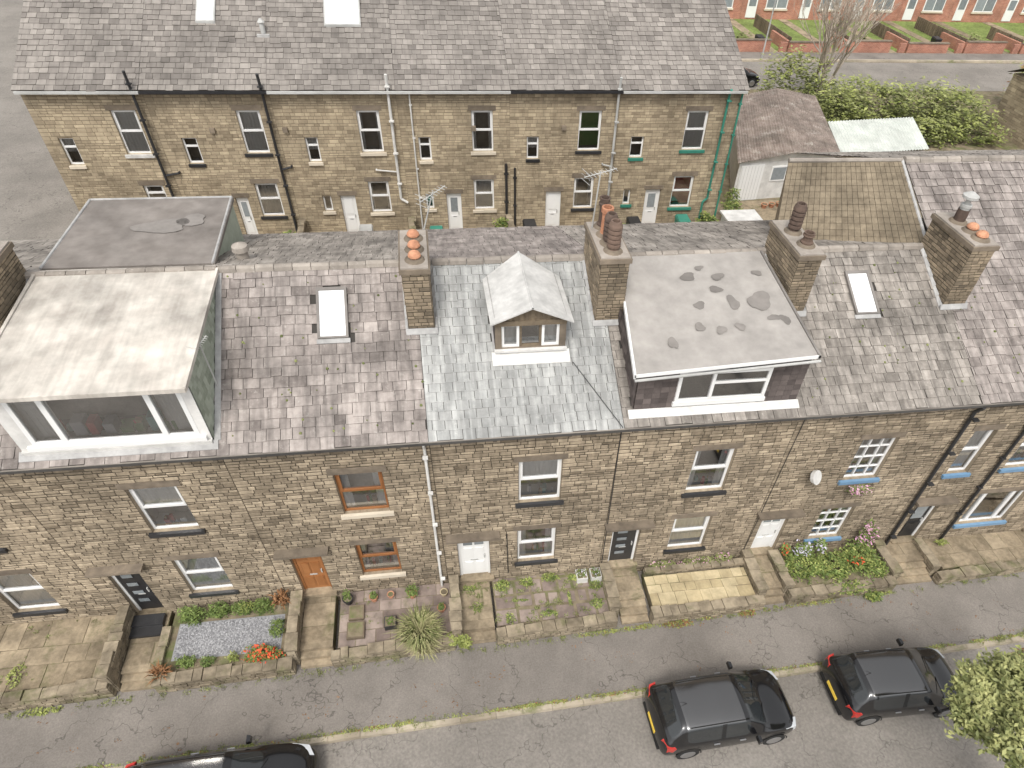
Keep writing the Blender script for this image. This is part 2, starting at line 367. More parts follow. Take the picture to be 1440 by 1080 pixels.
def chimney(x,par,y0=2.2,y1=3.9,top=9.95,w=.68,pots=(),name='chimney'):
    mb=MB();x0,x1=x-w/2,x+w/2;zb=zr(y0)-.3
    st=dict(ch=.095,l0=.14,l1=.27,m=STONEC,mort=MORT,gap=.02)
    for O,Ud,N,L,zz in(((x0,y0,0),(1,0,0),(0,-1,0),w,zb),((x0,y1,0),(0,-1,0),(-1,0,0),y1-y0,zb),((x1,y0,0),(0,1,0),(1,0,0),y1-y0,zb),((x1,y1,0),(-1,0,0),(0,1,0),w,8)):
        stones(mb,frame(O,Ud,N),0,L,zz,top-.12,[],**st)
    mb.box(x0-.05,x1+.05,y0-.05,y1+.05,top-.12,top,LINT,.8)
    mb.box(x0-.01,x1+.01,y0-.01,y1+.01,top+.001,top+.04,RIDGE,.9)
    z=zr(y0)
    mb.hexa([(x0-.08,y0-.09,zr(y0-.09)+.03),(x1+.08,y0-.09,zr(y0-.09)+.03),(x1+.08,y0-.022,z+.03),(x0-.08,y0-.022,z+.03),(x0-.08,y0-.09,zr(y0-.09)+.045),(x1+.08,y0-.09,zr(y0-.09)+.045),(x1+.08,y0-.022,z+.12),(x0-.08,y0-.022,z+.12)],LEAD)
    for sx,a in((-1,x0),(1,x1)):
        y=y0
        while y<y1-.2:
            q=min(y+.25,y1)
            xa,xb=(a-.09,a-.024) if sx<0 else (a+.024,a+.09)
            mb.hexa([(xa,y,zr(y)),(xb,y,zr(y)),(xb,q,zr(q)),(xa,q,zr(q)),(xa,y,zr(y)+.04),(xb,y,zr(y)+.12),(xb,q,zr(q)+.08),(xa,q,zr(q)+.04)],LEAD);y=q
    T=top+.04
    for (py,kind,h) in pots:
        px=x+U(-.05,.05)
        mb.lathe(px,py,[(.24,T),(.2,T+.05),(.13,T+.07)],LINT,c=.5)
        if kind=='dome': mb.lathe(px,py,[(.11,T),(.12,T+.09),(.155,T+.11),(.145,T+.15),(.11,T+.2),(.05,T+.23),(0,T+.23)],TERRA)
        elif kind=='tall':
            mb.lathe(px,py,[(.15,T),(.16,T+.1),(.125,T+.14),(.11,T+h*.7),(.15,T+h*.75),(.15,T+h*.82),(.12,T+h*.85),(.135,T+h),(.1,T+h),(.09,T+h*.6),(0,T+h*.6)],TERRAD)
        elif kind=='terra':
            mb.lathe(px,py,[(.15,T),(.13,T+.1),(.12,T+h*.8),(.155,T+h*.84),(.15,T+h),(.1,T+h),(.09,T+h*.5),(0,T+h*.5)],TERRA,c=.0)
        elif kind=='louvre':
            pr=[(.15,T)]
            for k in range(5): pr+= [(.12,T+h*(.15+k*.15)),(.17,T+h*(.18+k*.15)),(.165,T+h*(.26+k*.15))]
            pr+=[(.12,T+h),(.09,T+h),(.08,T+h*.7),(0,T+h*.7)];mb.lathe(px,py,pr,TERRAD)
        elif kind=='cowl':
            mb.lathe(px,py,[(.13,T),(.12,T+h*.5),(.14,T+h*.52),(.14,T+h*.6),(.07,T+h*.62),(.07,T+h*.8),(.2,T+h*.82),(.2,T+h*.9),(.06,T+h),(0,T+h)],GREYP,c=.3)
            mb.lathe(px,py,[(.145,T),(.15,T+h*.3),(.14,T+h*.45)],TERRAD,c=.2)
    return mb.build(name,par)
def aerial(par,x,y,z0,h,tilt=.0,ang=0,k_=1):
    mb=MB();mb.cyl((x,y,z0),(x+tilt,y,z0+h),.018,.018,GREYP,6)
    d=Vector((math.cos(ang),math.sin(ang),.1));n=Vector((-math.sin(ang),math.cos(ang),0));c=Vector((x+tilt,y,z0+h-.05))
    mb.cyl(c-d*.55*k_,c+d*.55*k_,.012,.012,GREYP,6)
    for k in range(9):
        p=c+d*(-.5+k*.125)*k_;l=(.2-.008*k)*k_;mb.cyl(p-n*l,p+n*l,.006,.006,GREYP,5)
    for q in(-.12,0,.12):
        p=c-d*.5*k_+Vector((0,0,q));mb.cyl(p-n*.25*k_,p+n*.25*k_,.006,.006,GREYP,5)
    return mb.build('tv_aerial',par)
# ------------------------------------------------------------------ FRONT TERRACE
F0=FF(0)
def fronthouse(x0,x1,wins,doors,roofm,holes=(),yr=YR,hr=HR,tw=.33,g=.26,jit=.3,lift=.024,edge=SLSHADE):
    e=empty('terraced_house')
    mb=MB()
    ops=[w[:4] for w in wins]+[d[:4] for d in doors]
    stones(mb,F0,x0,x1,-.75,6.6,ops,.112,.18,.42,STONE,MORT,gap=.028,proj=(.004,.02))
    x=x0+.3
    while x<x1-.1: mb.box(x,x+.1,-.14,-.02,6.44,6.56,LINT);x+=.62
    mb.build('front_wall',e)
    mb=MB()
    mb.box(x0,x1,8.98,9.2,-.6,6.9,MORTB)
    for x in (x0,x1): mb.face([(x,.05,-.6),(x,9,-.6),(x,9,6.9),(x,yr,hr-.1),(x,.05,6.6)],MORTB)
    mb.build('side_and_rear_walls',e)
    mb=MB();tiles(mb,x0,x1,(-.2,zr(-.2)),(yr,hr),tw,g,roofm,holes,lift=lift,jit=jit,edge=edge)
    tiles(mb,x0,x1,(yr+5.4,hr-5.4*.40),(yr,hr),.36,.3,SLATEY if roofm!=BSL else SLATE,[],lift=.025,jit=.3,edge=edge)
    mb.build('roof',e)
    mb=MB();ridge(mb,x0,x1,yr,hr+.04);mb.build('ridge_tiles',e)
    mb=MB();mb.box(x0,x1,-.26,-.19,6.62,6.69,GUT);mb.box(x0,x1,-.245,-.205,6.691,6.697,DARK);mb.box(x0,x1,-.19,0.0,6.56,6.61,LINT)
    mb.build('gutter',e)
    for w in wins:
        mb=MB();window(mb,F0,*w[:4],**w[4]);mb.build('window',e)
    for d in doors:
        mb=MB();door(mb,F0,*d[:4],**d[4]);canopy(mb,F0,d[0]-.3,d[1]+.3,d[3]+.17);mb.build('front_door',e)
    return e
W_=dict
hm=fronthouse(-20.05,-15.25,[(-17.7,-16.55,3.7,5.45,W_()),(-17.7,-16.55,.7,2.4,W_())],[(-19.5,-18.7,-.1,2.1,W_(lm=BLACK))],SLATE)
h0=fronthouse(-15.25,-10.45,[(-12.9,-11.75,3.6,5.4,W_()),(-12.9,-11.7,.5,2.4,W_(curt='net'))],[(-14.7,-13.85,-.2,2.1,W_(lm=BLACK))],SLATE)
h1=fronthouse(-10.45,-5.65,[(-8.13,-6.97,3.72,5.52,W_(curt='half')),(-8.15,-6.99,.66,2.42,W_(curt='net'))],[(-9.95,-9.15,-.2,2.15,W_(lm=BLACK,style='bars'))],SLATE,holes=[(-9.75,-5.72,.25,3.75)])
h2=fronthouse(-5.65,-.85,[(-3.3,-2.12,3.85,5.5,W_(fm=BROWNW,sill=CREAM)),(-3.3,-2.16,.78,2.4,W_(fm=BROWNW,sill=CREAM,curt='side'))],[(-5.14,-4.3,.1,2.2,W_(lm=BROWNW,fm=BROWNW,style='wood'))],SLATE,holes=[(-3.3,-2.54,2.12,3.28)])
h3=fronthouse(-.85,3.95,[(1.35,2.5,3.72,5.48,W_(curt='half')),(1.32,2.46,.74,2.42,W_())],[(-.45,.48,.08,2.24,W_(lm=WHITE,style='panel'))],BSL,holes=[(1.0,2.72,1.75,3.5)],tw=.3,g=.24,jit=.06,lift=.013)
h4=fronthouse(3.95,8.75,[(6.14,7.28,3.56,5.4,W_()),(6.07,7.25,.64,2.33,W_(curt='net'))],[(4.2,5.07,.08,2.13,W_(lm=BLACK,style='bars'))],SLATEY,holes=[(4.3,8.45,.2,3.75)])
h5=fronthouse(8.75,13.75,[(10.98,12.07,3.56,5.36,W_(kind='geo',sill=BLUE,curt='side',items=True)),(10.88,11.97,.5,2.16,W_(kind='geo',sill=BLUE,curt='side',items=True))],[(8.98,9.84,.03,2.03,W_(lm=WHITE,style='panel'))],SLATEY,holes=[(10.85,11.53,2.1,3.2)])
h6=fronthouse(13.75,18.6,[(14.4,15.12,3.45,5.38,W_(sill=BLUE,curt='net',items=False)),(16.25,18.0,.55,2.25,W_(sill=BLUE,kind='tri',curt='side')),(16.3,17.7,3.5,5.3,W_(sill=BLUE))],[(14.22,15.02,-.1,2.02,W_(lm=BLACK,style='half'))],SLATE,yr=6.25,hr=zr(6.25))
h7=fronthouse(18.6,23.4,[(20.9,22.0,3.6,5.4,W_()),(20.9,22.0,.6,2.3,W_())],[(19.2,20.0,-.1,2.1,W_(lm=BLACK))],SLATE,yr=6.25,hr=zr(6.25))
chimney(-10.35,h0,pots=[(2.6,'dome',.3),(3.3,'dome',.3)])
chimney(-.78,h2,w=.62,pots=[(2.55,'dome',.3),(3.0,'dome',.3),(3.5,'dome',.3)])
chimney(3.98,h3,w=.70,top=10.05,pots=[(2.5,'louvre',.8),(2.85,'louvre',.8),(3.25,'terra',.75),(3.65,'tall',.8)])
chimney(9.02,h4,w=.62,top=9.95,pots=[(2.65,'tall',.35),(3.3,'louvre',.8)])
chimney(13.77,h5,w=.66,top=10.05,pots=[(2.5,'dome',.3),(2.9,'dome',.3),(3.4,'cowl',.85)])
aerial(h3,3.7,3.6,10,1.6,.1,.3,.8)
aerial(h2,-.5,3.9,10,1.0,.3,.8,.8)
aerial(h1,-5.62,1.2,7.6,1.3,0,1.2,.5)
def skylight(par,x0,x1,y0,y1):
    mb=MB();n=Vector((0,-SL,1)).normalized()
    def P(x,y,o): return Vector((x,y,zr(y)))+n*o
    def slab(a,b,c,d,o0,o1,m): mb.hexa([P(a,c,o0),P(b,c,o0),P(b,d,o0),P(a,d,o0),P(a,c,o1),P(b,c,o1),P(b,d,o1),P(a,d,o1)],m,.4)
    slab(x0-.05,x1+.05,y0-.1,y0,0.0,.045,LEAD)
    for a,b,c,d in((x0-.02,x0+.04,y0,y1),(x1-.04,x1+.02,y0,y1),(x0+.04,x1-.04,y0,y0+.04),(x0+.04,x1-.04,y1-.07,y1)): slab(a,b,c,d,-.05,.1,FELTP)
    mb.face([P(x0+.03,y0+.03,.07),P(x1-.03,y0+.03,.07),P(x1-.03,y1-.05,.07),P(x0+.03,y1-.05,.07)],SKYB)
    mb.build('skylight',par)
skylight(h2,-3.28,-2.58,2.12,3.28);skylight(h5,10.85,11.5,2.1,3.2)
# ---- dormer 1 (large, flat)
def slab(mb,P,th,m,c=.5): mb.hexa([(x,y,z-th) for x,y,z in P]+list(P),m,c)
mb=MB()
slab(mb,[(-9.8,-.2,8.82),(-5.64,-.2,8.82),(-5.66,3.95,9.14),(-9.75,3.95,9.14)],.06,FELTL)
mb.box(-9.81,-5.63,-.222,-.203,8.72,8.83,FELTL,.9)
for xa,xb in((-9.84,-9.77),(-5.67,-5.61)): mb.hexa([(xa,-.2,8.74),(xb,-.2,8.74),(xb,3.8,9.06),(xa,3.8,9.06),(xa,-.2,8.85),(xb,-.2,8.85),(xb,3.8,9.17),(xa,3.8,9.17)],FELTL,.8)
mb.build('flat_roof',h1)
mb=MB();Fd=FF(.12)
mb.box(-9.7,-5.72,-.12,.12,8.64,8.75,WHITEW)
window(mb,Fd,-9.42,-5.92,7.1,8.62,kind='tri',sill=WHITE,lint=None,back=.03,curt='side',sillw=.12,fw=.1)
for k in range(7):
    x=-8.6+k*.32;fbox(mb,Fd,x,x+U(.15,.28),7.1,7.1+U(.1,.45),-.5,-.2,random.choice(ITEMS))
for a,b in((-9.72,-9.42),(-5.92,-5.71)): mb.box(a,b,.1,.34,6.9,8.64,WHITEW)
mb.box(-9.72,-5.71,.02,.3,6.86,6.96,WHITEW)
mb.build('dormer_window',h1)
mb=MB()
for xs,d in((-5.71,1),(-9.72,-1)):
    Fc=frame((xs,0,0),(0,1,0),(d,0,0))
    mb.face([Fc(.12,zr(.12)-.1,0),Fc(3.8,9.0,0),Fc(.12,8.72,0)],GCLAD)
    z=6.95
    while z<8.8:
        ya=.12;ye=(z-HE)/SL-.15
        while ya<ye:
            mb.face([Fc(ya,z,.025),Fc(ya+.17,z,.025),Fc(ya+.17,min(z+.2,8.78),.006),Fc(ya,min(z+.2,8.78),.006)],GCLAD,U(0,1));ya+=.175
        z+=.17
mb.hexa([(-5.68,.1,zr(.1)+.02),(-5.55,.1,zr(.1)+.02),(-5.55,3.7,zr(3.7)+.02),(-5.68,3.7,zr(3.7)+.02),(-5.68,.1,zr(.1)+.06),(-5.55,.1,zr(.1)+.04),(-5.55,3.7,zr(3.7)+.04),(-5.68,3.7,zr(3.7)+.06)],LEAD)
mb.hexa([(-9.8,-.08,zr(-.08)+.02),(-5.6,-.08,zr(-.08)+.02),(-5.6,.1,zr(.1)+.03),(-9.8,.1,zr(.1)+.03),(-9.8,-.08,zr(-.08)+.035),(-5.6,-.08,zr(-.08)+.035),(-5.6,.1,zr(.1)+.05),(-9.8,.1,zr(.1)+.05)],LEAD)
mb.build('dormer_cheeks',h1)
mb=MB()
slab(mb,[(-9.9,4.3,8.98),(-5.85,4.3,8.98),(-6.05,8.0,8.9),(-9.95,8.0,8.9)],.1,FELTD)
mb.box(-9.7,-6.1,4.2,7.9,6.5,8.85,GCLAD)
for a,b in(((-5.9,4.3,8.9),(-6.1,8.0,8.83)),((-9.95,8.0,8.83),(-6.1,8.0,8.83)),((-9.93,4.3,8.9),(-9.98,8.0,8.83))): mb.cyl((a[0],a[1],a[2]+.08),(b[0],b[1],b[2]+.08),.035,.035,LEAD,8)
def blob(mb,x,y,rx,ry,zf,m):
    n=18;ph=U(0,6);pts=[]
    for i in range(n):
        t=2*math.pi*i/n;r=1+.18*math.sin(2*t+ph)+.14*math.sin(3*t+ph*2)+U(-.07,.07)
        a,b=x+rx*r*math.cos(t),y+ry*r*math.sin(t);pts.append((a,b,zf(a,b)))
    mb.face(pts,m)
for x,y,rx,ry in((-7.6,6.3,.8,.35),(-6.9,6.6,.4,.3)): blob(mb,x,y,rx,ry,lambda a,b:8.985-.02*(b-4.3)+.012,FELTP)
mb.build('rear_dormer',h1)
mb=MB();mb.lathe(-5.35,5.0,[(.16,8.2),(.16,8.9),(.22,8.92),(.2,9.05),(0,9.15)],RIDGE);mb.build('roof_vent',h2)
# ---- dormer 3 gabled
mb=MB();xa,xb,yf,yb=.98,2.74,1.62,3.6;xm=1.87
for x in(xa,xb): mb.face([(x,yf,zr(yf)-.05),(x,yb,zr(yb)-.05),(x,yb,8.9),(x,yf,8.9)],DCLAD)
mb.face([(xa,yf,8.78),(xb,yf,8.78),(xm,yf,9.2)],DARKW)
for k in range(12):
    x=xa+.06+k*(xb-xa-.12)/12;mb.box(x,x+.09,yf-.02,yf,8.78,8.79+.38*(1-abs(x+.045-xm)/(xb-xm)),DARKW)
Fg=FF(yf)
mb.box(xa,xb,yf-.06,yf+.02,8.66,8.80,DARKW)
for a,b in((xa,xa+.16),(xb-.16,xb)): mb.box(a,b,yf-.03,yf+.05,7.75,8.66,LINT)
mb.box(xa,xb,yf-.03,yf+.05,7.75,7.95,LINT)
window(mb,Fg,xa+.16,xa+.6,7.95,8.66,kind='none',curt='net',sill=None,lint=None,back=-.02,items=False)
window(mb,Fg,xb-.6,xb-.16,7.95,8.66,kind='none',curt='net',sill=None,lint=None,back=-.02,items=False)
window(mb,Fg,xa+.6,xb-.6,7.95,8.66,kind='none',curt='none',sill=None,lint=None,back=-.02,items=False,fm=DARKW)
mb.box(xa-.03,xb+.03,yf-.12,yf-.031,7.88,7.94,WHITEW)
mb.build('gabled_dormer_front',h3)
mb=MB()
for sx in(-1,1):
    xe=xm+sx*(xb-xm+.14)
    P=[(xe,yf-.2,8.83),(xm,yf-.2,9.28),(xm,3.9,9.28),(xe,3.35,8.83)]
    if sx>0:P=[P[1],P[0],P[3],P[2]]
    slab(mb,P,.04,LEADL,.7)
mb.cyl((xm,yf-.2,9.27),(xm,3.9,9.27),.03,.03,LEADL,8)
mb.hexa([(xa-.1,yf-.3,zr(yf-.3)+.02),(xb+.1,yf-.3,zr(yf-.3)+.02),(xb+.1,yf-.03,zr(yf)+.02),(xa-.1,yf-.03,zr(yf)+.02),(xa-.1,yf-.3,zr(yf-.3)+.035),(xb+.1,yf-.3,zr(yf-.3)+.035),(xb+.1,yf-.03,zr(yf)+.07),(xa-.1,yf-.03,zr(yf)+.07)],WHITEW)
for x in(xa,xb): mb.hexa([(x-.05,yf,zr(yf)+.02),(x+.05,yf,zr(yf)+.02),(x+.05,3.2,zr(3.2)+.02),(x-.05,3.2,zr(3.2)+.02),(x-.05,yf,zr(yf)+.06),(x+.05,yf,zr(yf)+.06),(x+.05,3.2,zr(3.2)+.06),(x-.05,3.2,zr(3.2)+.06)],LEAD)
mb.build('gabled_dormer_roof',h3)
# ---- dormer 4 flat grey
mb=MB()
slab(mb,[(4.08,-.02,8.30),(8.55,-.02,8.60),(8.52,3.85,9.17),(4.5,3.85,9.14)],.06,FELTG)
mb.hexa([(4.05,-.05,8.23),(8.58,-.05,8.53),(8.58,-.025,8.53),(4.05,-.025,8.23),(4.05,-.05,8.32),(8.58,-.05,8.62),(8.58,-.025,8.62),(4.05,-.025,8.32)],WHITE)
mb.hexa([(4.03,-.05,8.20),(4.08,-.05,8.20),(4.33,2.1,8.72),(4.28,2.1,8.72),(4.03,-.05,8.34),(4.08,-.05,8.34),(4.33,2.1,8.86),(4.28,2.1,8.86)],WHITE)
mb.hexa([(8.52,-.05,8.48),(8.58,-.05,8.48),(8.56,3.7,9.05),(8.5,3.7,9.05),(8.52,-.05,8.63),(8.58,-.05,8.63),(8.56,3.7,9.2),(8.5,3.7,9.2)],FELTP)
mb.cyl((4.05,-.09,8.18),(8.58,-.09,8.48),.035,.035,GREYP,8)
def zd(a,b):
    t=(a-4.08-.42*(b/3.87)*(1-(a-4.08)/4.47))/4.45;s_=(b+.02)/3.87
    return (8.30+.30*t)*(1-s_)+(9.14+.03*t)*s_+.005
for x,y,rx,ry in((6.2,2.9,.22,.13),(7.0,2.85,.18,.12),(6.8,2.4,.2,.1),(7.1,1.9,.16,.22),(7.8,1.9,.33,.3),(6.2,1.9,.16,.12),(6.0,1.2,.14,.12),(6.5,1.05,.12,.14),(7.0,1.1,.13,.12),(7.95,1.3,.16,.1),(5.2,.8,.1,.2),(8.2,1.2,.12,.16),(6.6,3.2,.12,.08),(8.1,2.9,.13,.1)): blob(mb,x,y,rx,ry,zd,FELTP)
mb.build('flat_roof',h4)
mb=MB();yf=.2;Fh=FF(yf)
mb.face([(4.25,yf+.01,zr(yf)-.1),(8.45,yf+.01,zr(yf)-.1),(8.45,yf+.01,8.5),(4.25,yf+.01,8.2)],UNDER)
z=6.95
while z<8.4:
    x=4.25
    while x<8.4:
        zt=8.2+.3*(x-4.25)/4.2
        if z<zt-.05 and not(5.2<x+.1<7.6 and 7.0<z+.05<8.2):
            mb.face([(x,yf-.035,z),(x+.2,yf-.035,z),(x+.2,yf-.012,min(z+.22,zt)),(x,yf-.012,min(z+.22,zt))],DCLAD,U(0,1))
        x+=.205
    z+=.18
window(mb,Fh,5.25,7.6,7.16,8.14,kind='cas2',sill=WHITE,lint=None,back=.07,curt='net',sillw=.04,fw=.085)
for xs,d in((4.25,-1),(8.45,1)):
    Fc=frame((xs,0,0),(0,1,0),(d,0,0));zt=8.2 if d<0 else 8.5
    mb.face([Fc(yf,zr(yf)-.1,0),Fc(3.7,9.0,0),Fc(yf,zt,0)],DCLAD)
    z=6.95
    while z<8.9:
        ya=yf;ye=min((z-HE)/SL-.15,3.6)
        while ya<ye:
            if z<zt+(ya-yf)*.2-.15: mb.face([Fc(ya,z,.03),Fc(ya+.19,z,.03),Fc(ya+.19,z+.18,.008),Fc(ya,z+.18,.008)],DCLAD,U(0,1))
            ya+=.2
        z+=.18
mb.hexa([(4.1,-.02,zr(-.02)+.02),(8.6,-.02,zr(-.02)+.02),(8.6,.16,zr(.16)+.03),(4.1,.16,zr(.16)+.03),(4.1,-.02,zr(-.02)+.035),(8.6,-.02,zr(-.02)+.035),(8.6,.16,zr(.16)+.06),(4.1,.16,zr(.16)+.06)],WHITEW)
mb.build('dormer_front',h4)
def pipe(name,par,pts,r,m,br=True):
    mb=MB()
    for a,b in zip(pts,pts[1:]): mb.cyl(a,b,r,r,m,8)
    a,b=pts[0],pts[-1]
    if br:
        z=a[2]-.5
        while z>b[2]+.3: mb.box(a[0]-r*1.7,a[0]+r*1.7,a[1]-r,a[1]+r*1.5,z,z+.05,m);z-=1.4
    mb.build(name,par)
pipe('downpipe',h2,[(-.98,-.22,6.6),(-.98,-.1,6.35),(-1.05,-.09,-.3)],.038,WHITEW)
pipe('downpipe',h6,[(13.82,-.25,6.6),(13.82,-.1,6.3),(13.9,-.09,-.4)],.05,BLACK)
pipe('downpipe',h6,[(15.9,-.1,6.0),(15.95,-.09,-.3)],.045,BLACK)
pipe('cable',h3,[(3.95,-.03,6.5),(4.0,-.03,.2)],.014,BLACK,False)
pipe('cable',h4,[(8.9,-.03,6.5),(8.75,-.03,.2)],.010,BLACK,False)
pipe('cable',h3,[(1.0,-.03,2.3),(1.02,-.03,.2)],.014,BLACK,False)
pipe('roof_cable',h3,[(2.9,1.3,zr(1.3)+.05),(3.5,.4,zr(.4)+.05),(3.9,-.2,zr(-.2)+.05),(3.95,-.05,6.3)],.012,BLACK,False)
mb=MB();mb.cyl((9.9,-.12,4.0),(9.95,-.2,4.05),.2,.22,WHITEW,14);mb.box(9.85,9.95,-.12,0,3.95,4.05,GREYP);mb.build('satellite_dish',h5)
# ---- cross wing behind h5
e=empty('rear_wing');mb=MB()
LL,LR,UR,UL=(10.0,5.6,8.35),(13.72,3.95,9.05),(13.72,6.3,10.52),(10.3,6.6,10.42)
qtiles(mb,LL,LR,UR,UL,24,13,BROWNT,.022)
qtiles(mb,(12.9,10,8.0),(13.72,10,8.0),UR,UL,12,12,BROWNT)
mb.face([LL,UL,(12.9,10,8.0),(12.9,10,6),(10.0,5.6,6)],MORTB)
mb.cyl(UL,UR,.07,.07,RIDGE,8);mb.cyl(LR,UR,.05,.05,LEAD,8);mb.build('wing_body',e)
# ------------------------------------------------------------------ BACK TERRACE
YB,HB=17.55,8.80
FB=FF(YB);H=[]
bx=[-15.65,-11.2,-6.4,-1.35,3.4,8.25,13.85]
big=[(-12.68,-11.72),(-7.9,-6.95),(-3.08,-2.15),(1.73,2.66),(6.48,7.5),(11.42,12.44)]
small=[(-15.08,-14.52),(-10.36,-9.77),(-5.4,-4.88),(-.62,-.1),(4.16,4.7),(8.95,9.57)]
low=[(-12.62,-11.8,3.9),(-8.0,-7.03,3.12),(-3.08,-2.17,3.18),(1.7,2.63,3.2),(6.44,7.39,3.15),(11.32,12.34,3.08)]
dr=[None,(-8.98,-8.45),(-4.42,-3.75),(.4,1.08),(5.1,5.84),(10.0,10.76)]
cols=[(WHITEW,CREAM),(BLACK,BLACK),(CREAM,CREAM),(CREAM,CREAM),(BLACK,BLACK),(GREEN,GREEN)]
for i in range(6):
    e=empty('rear_terraced_house');x0,x1=bx[i],bx[i+1]
    wins=[(*big[i],6.1-.02*i,7.92-.025*i,W_(sill=cols[i][0],kind='sash',lint=LINT,curt=['net','net','side','side','blind','net'][i],blind=ITEMS[4],items=False)),
          (*small[i],5.66,6.8-.03*i,W_(sill=cols[i][1],kind='top',lint=None,curt='none' if i%2 else 'half',items=False,sillw=.05)),
          (*low[i],4.72,W_(sill=cols[i][0],kind='sash',lint=LINT,curt='blind' if i==5 else ('net' if i in(1,3) else 'side'),blind=REDC,items=False))]
    if i in(2,3,5): wins.append(({2:-5.2,3:-.55,5:8.9}[i],{2:-4.82,3:-.2,5:9.25}[i],3.3,4.05,W_(sill=cols[i][1],kind='none',lint=None,curt='none',items=False)))
    doors=[(*dr[i],2.05,4.05,W_(lm=WHITE,style='half' if i%2 else 'plain'))] if dr[i] else []
    mb=MB();stones(mb,FB,x0,x1,1.5,HB-.1,[w[:4] for w in wins]+[d[:4] for d in doors],.132,.18,.42,STONEB,MORTB,proj=(.004,.014),gap=.02)
    x=x0+.2
    while x<x1: mb.box(x,x+.1,YB-.12,YB-.02,HB-.25,HB-.12,LINT);x+=.7
    mb.build('garden_side_wall',e)
    mb=MB();tiles(mb,x0-(.1 if i==0 else 0),x1+(.12 if i==5 else 0),(YB-.28,HB-.03),(24.8,HB+4.15),.34,.27,SLATEB,lift=.024,jit=.3,edge=SLSHADE);
    tiles(mb,x0,x1,(32,HB-.03),(24.8,HB+4.15),.6,.5,SLATEB);ridge(mb,x0,x1,24.8,HB+4.2)
    mb.box(x0,x1,31.6,31.8,1,HB,MORTB)
    mb.build('roof',e)
    if i in(0,5):
        mb=MB();x=x0 if i==0 else x1;mb.face([(x,YB,0),(x,31.6,0),(x,31.6,HB),(x,24.8,HB+4.1),(x,YB,HB)],STONEB);mb.build('gable_wall',e)
    mb=MB();mb.box(x0,x1,YB-.39,YB-.30,HB-.14,HB-.05,BLACK if i in(1,4) else GREYP);mb.box(x0,x1,YB-.30,YB,HB-.16,HB-.1,LINT);mb.build('gutter',e)
    for w in wins: mb=MB();window(mb,FB,*w[:4],**w[4]);mb.build('window',e)
    for d in doors: mb=MB();door(mb,FB,*d[:4],**d[4]);fbox(mb,FB,d[0]-.1,d[1]+.1,4.07,4.27,0,.03,LINT);mb.build('back_door',e)
    if i in(0,1,3,4):
        mb=MB();x={0:-9.9,1:-7.0,3:.9,4:4.9}[i]
        mb.box(x+.8,x+1.0,YB-.12,YB,7.0,7.2,LINT);mb.build('wall_vent',e)
    H.append(e)
yp=YB-.12
pipe('soil_pipe',H[0],[(-11.45,yp-.2,9.5),(-11.48,yp-.1,8.7),(-11.5,yp,4.4),(-11.5,yp,2.0)],.06,BLACK)
pipe('soil_pipe',H[1],[(-6.6,yp-.2,9.4),(-6.6,yp-.1,8.7),(-6.65,yp,4.9),(-6.65,yp,1.9)],.06,BLACK)
pipe('branch_pipe',H[1],[(-6.6,yp,5.4),(-6.2,yp,5.5),(-6.2,YB,5.5)],.05,BLACK,False)
pipe('branch_pipe',H[0],[(-11.5,yp,5.2),(-10.9,yp,5.3),(-10.9,YB,5.3)],.05,BLACK,False)
pipe('soil_pipe',H[2],[(-1.65,yp-.2,9.4),(-1.65,yp-.1,8.7),(-1.68,yp,3.9),(-1.4,yp,3.7)],.06,WHITEW)
pipe('branch_pipe',H[2],[(-1.66,yp,5.2),(-2.6,yp,5.3),(-2.6,YB,5.3)],.035,WHITEW,False)
pipe('rain_pipe',H[3],[(-.8,yp,8.6),(-.85,yp,2.2)],.035,WHITEW)
pipe('soil_pipe',H[3],[(3.2,yp,5.5),(3.2,yp,2.0)],.06,BLACK)
pipe('soil_pipe',H[4],[(3.6,yp,5.3),(3.6,yp,2.0)],.05,BLACK)
pipe('soil_pipe',H[4],[(8.1,yp-.2,9.3),(8.1,yp-.1,8.7),(8.12,yp,5.3),(8.12,yp,2.0)],.055,GREYP)
pipe('branch_pipe',H[4],[(8.1,yp,5.3),(7.7,yp,5.4),(7.7,YB,5.4)],.04,GREYP,False)
pipe('rain_pipe',H[5],[(13.1,yp-.2,8.8),(13.15,yp,8.5),(13.15,yp,3.6),(12.95,yp,3.4),(12.95,yp,2.0)],.055,GREEN)
pipe('rain_pipe',H[5],[(13.75,yp,8.6),(13.75,yp,2.0)],.045,GREEN)
mb=MB();sl=(4.18)/(24.8-YB+.28)
def zb(y): return HB-.03+(y-YB+.28)*sl
for x0,x1,y0,y1 in((-9.15,-8.4,20.2,21.9),(-4.05,-2.55,20.1,21.6)):
    mb.hexa([(x0,y0,zb(y0)),(x1,y0,zb(y0)),(x1,y1,zb(y1)),(x0,y1,zb(y1)),(x0,y0,zb(y0)+.1),(x1,y0,zb(y0)+.1),(x1,y1,zb(y1)+.1),(x0,y1,zb(y1)+.1)],GREYP)
    mb.face([(x0+.06,y0+.06,zb(y0+.06)+.105),(x1-.06,y0+.06,zb(y0+.06)+.105),(x1-.06,y1-.06,zb(y1-.06)+.105),(x0+.06,y1-.06,zb(y1-.06)+.105)],SKYB)
mb.cyl((-6.5,19.8,zb(19.8)),(-6.5,19.8,zb(19.8)+.4),.1,.1,GREYP);mb.box(-6.75,-6.25,19.6,20.05,zb(19.6)-.05,zb(19.6)+.1,LEAD);mb.cyl((-6.5,19.8,zb(19.8)+.42),(-6.5,19.8,zb(19.8)+.55),.15,.05,GREYP)
mb.build('roof_windows',H[2])
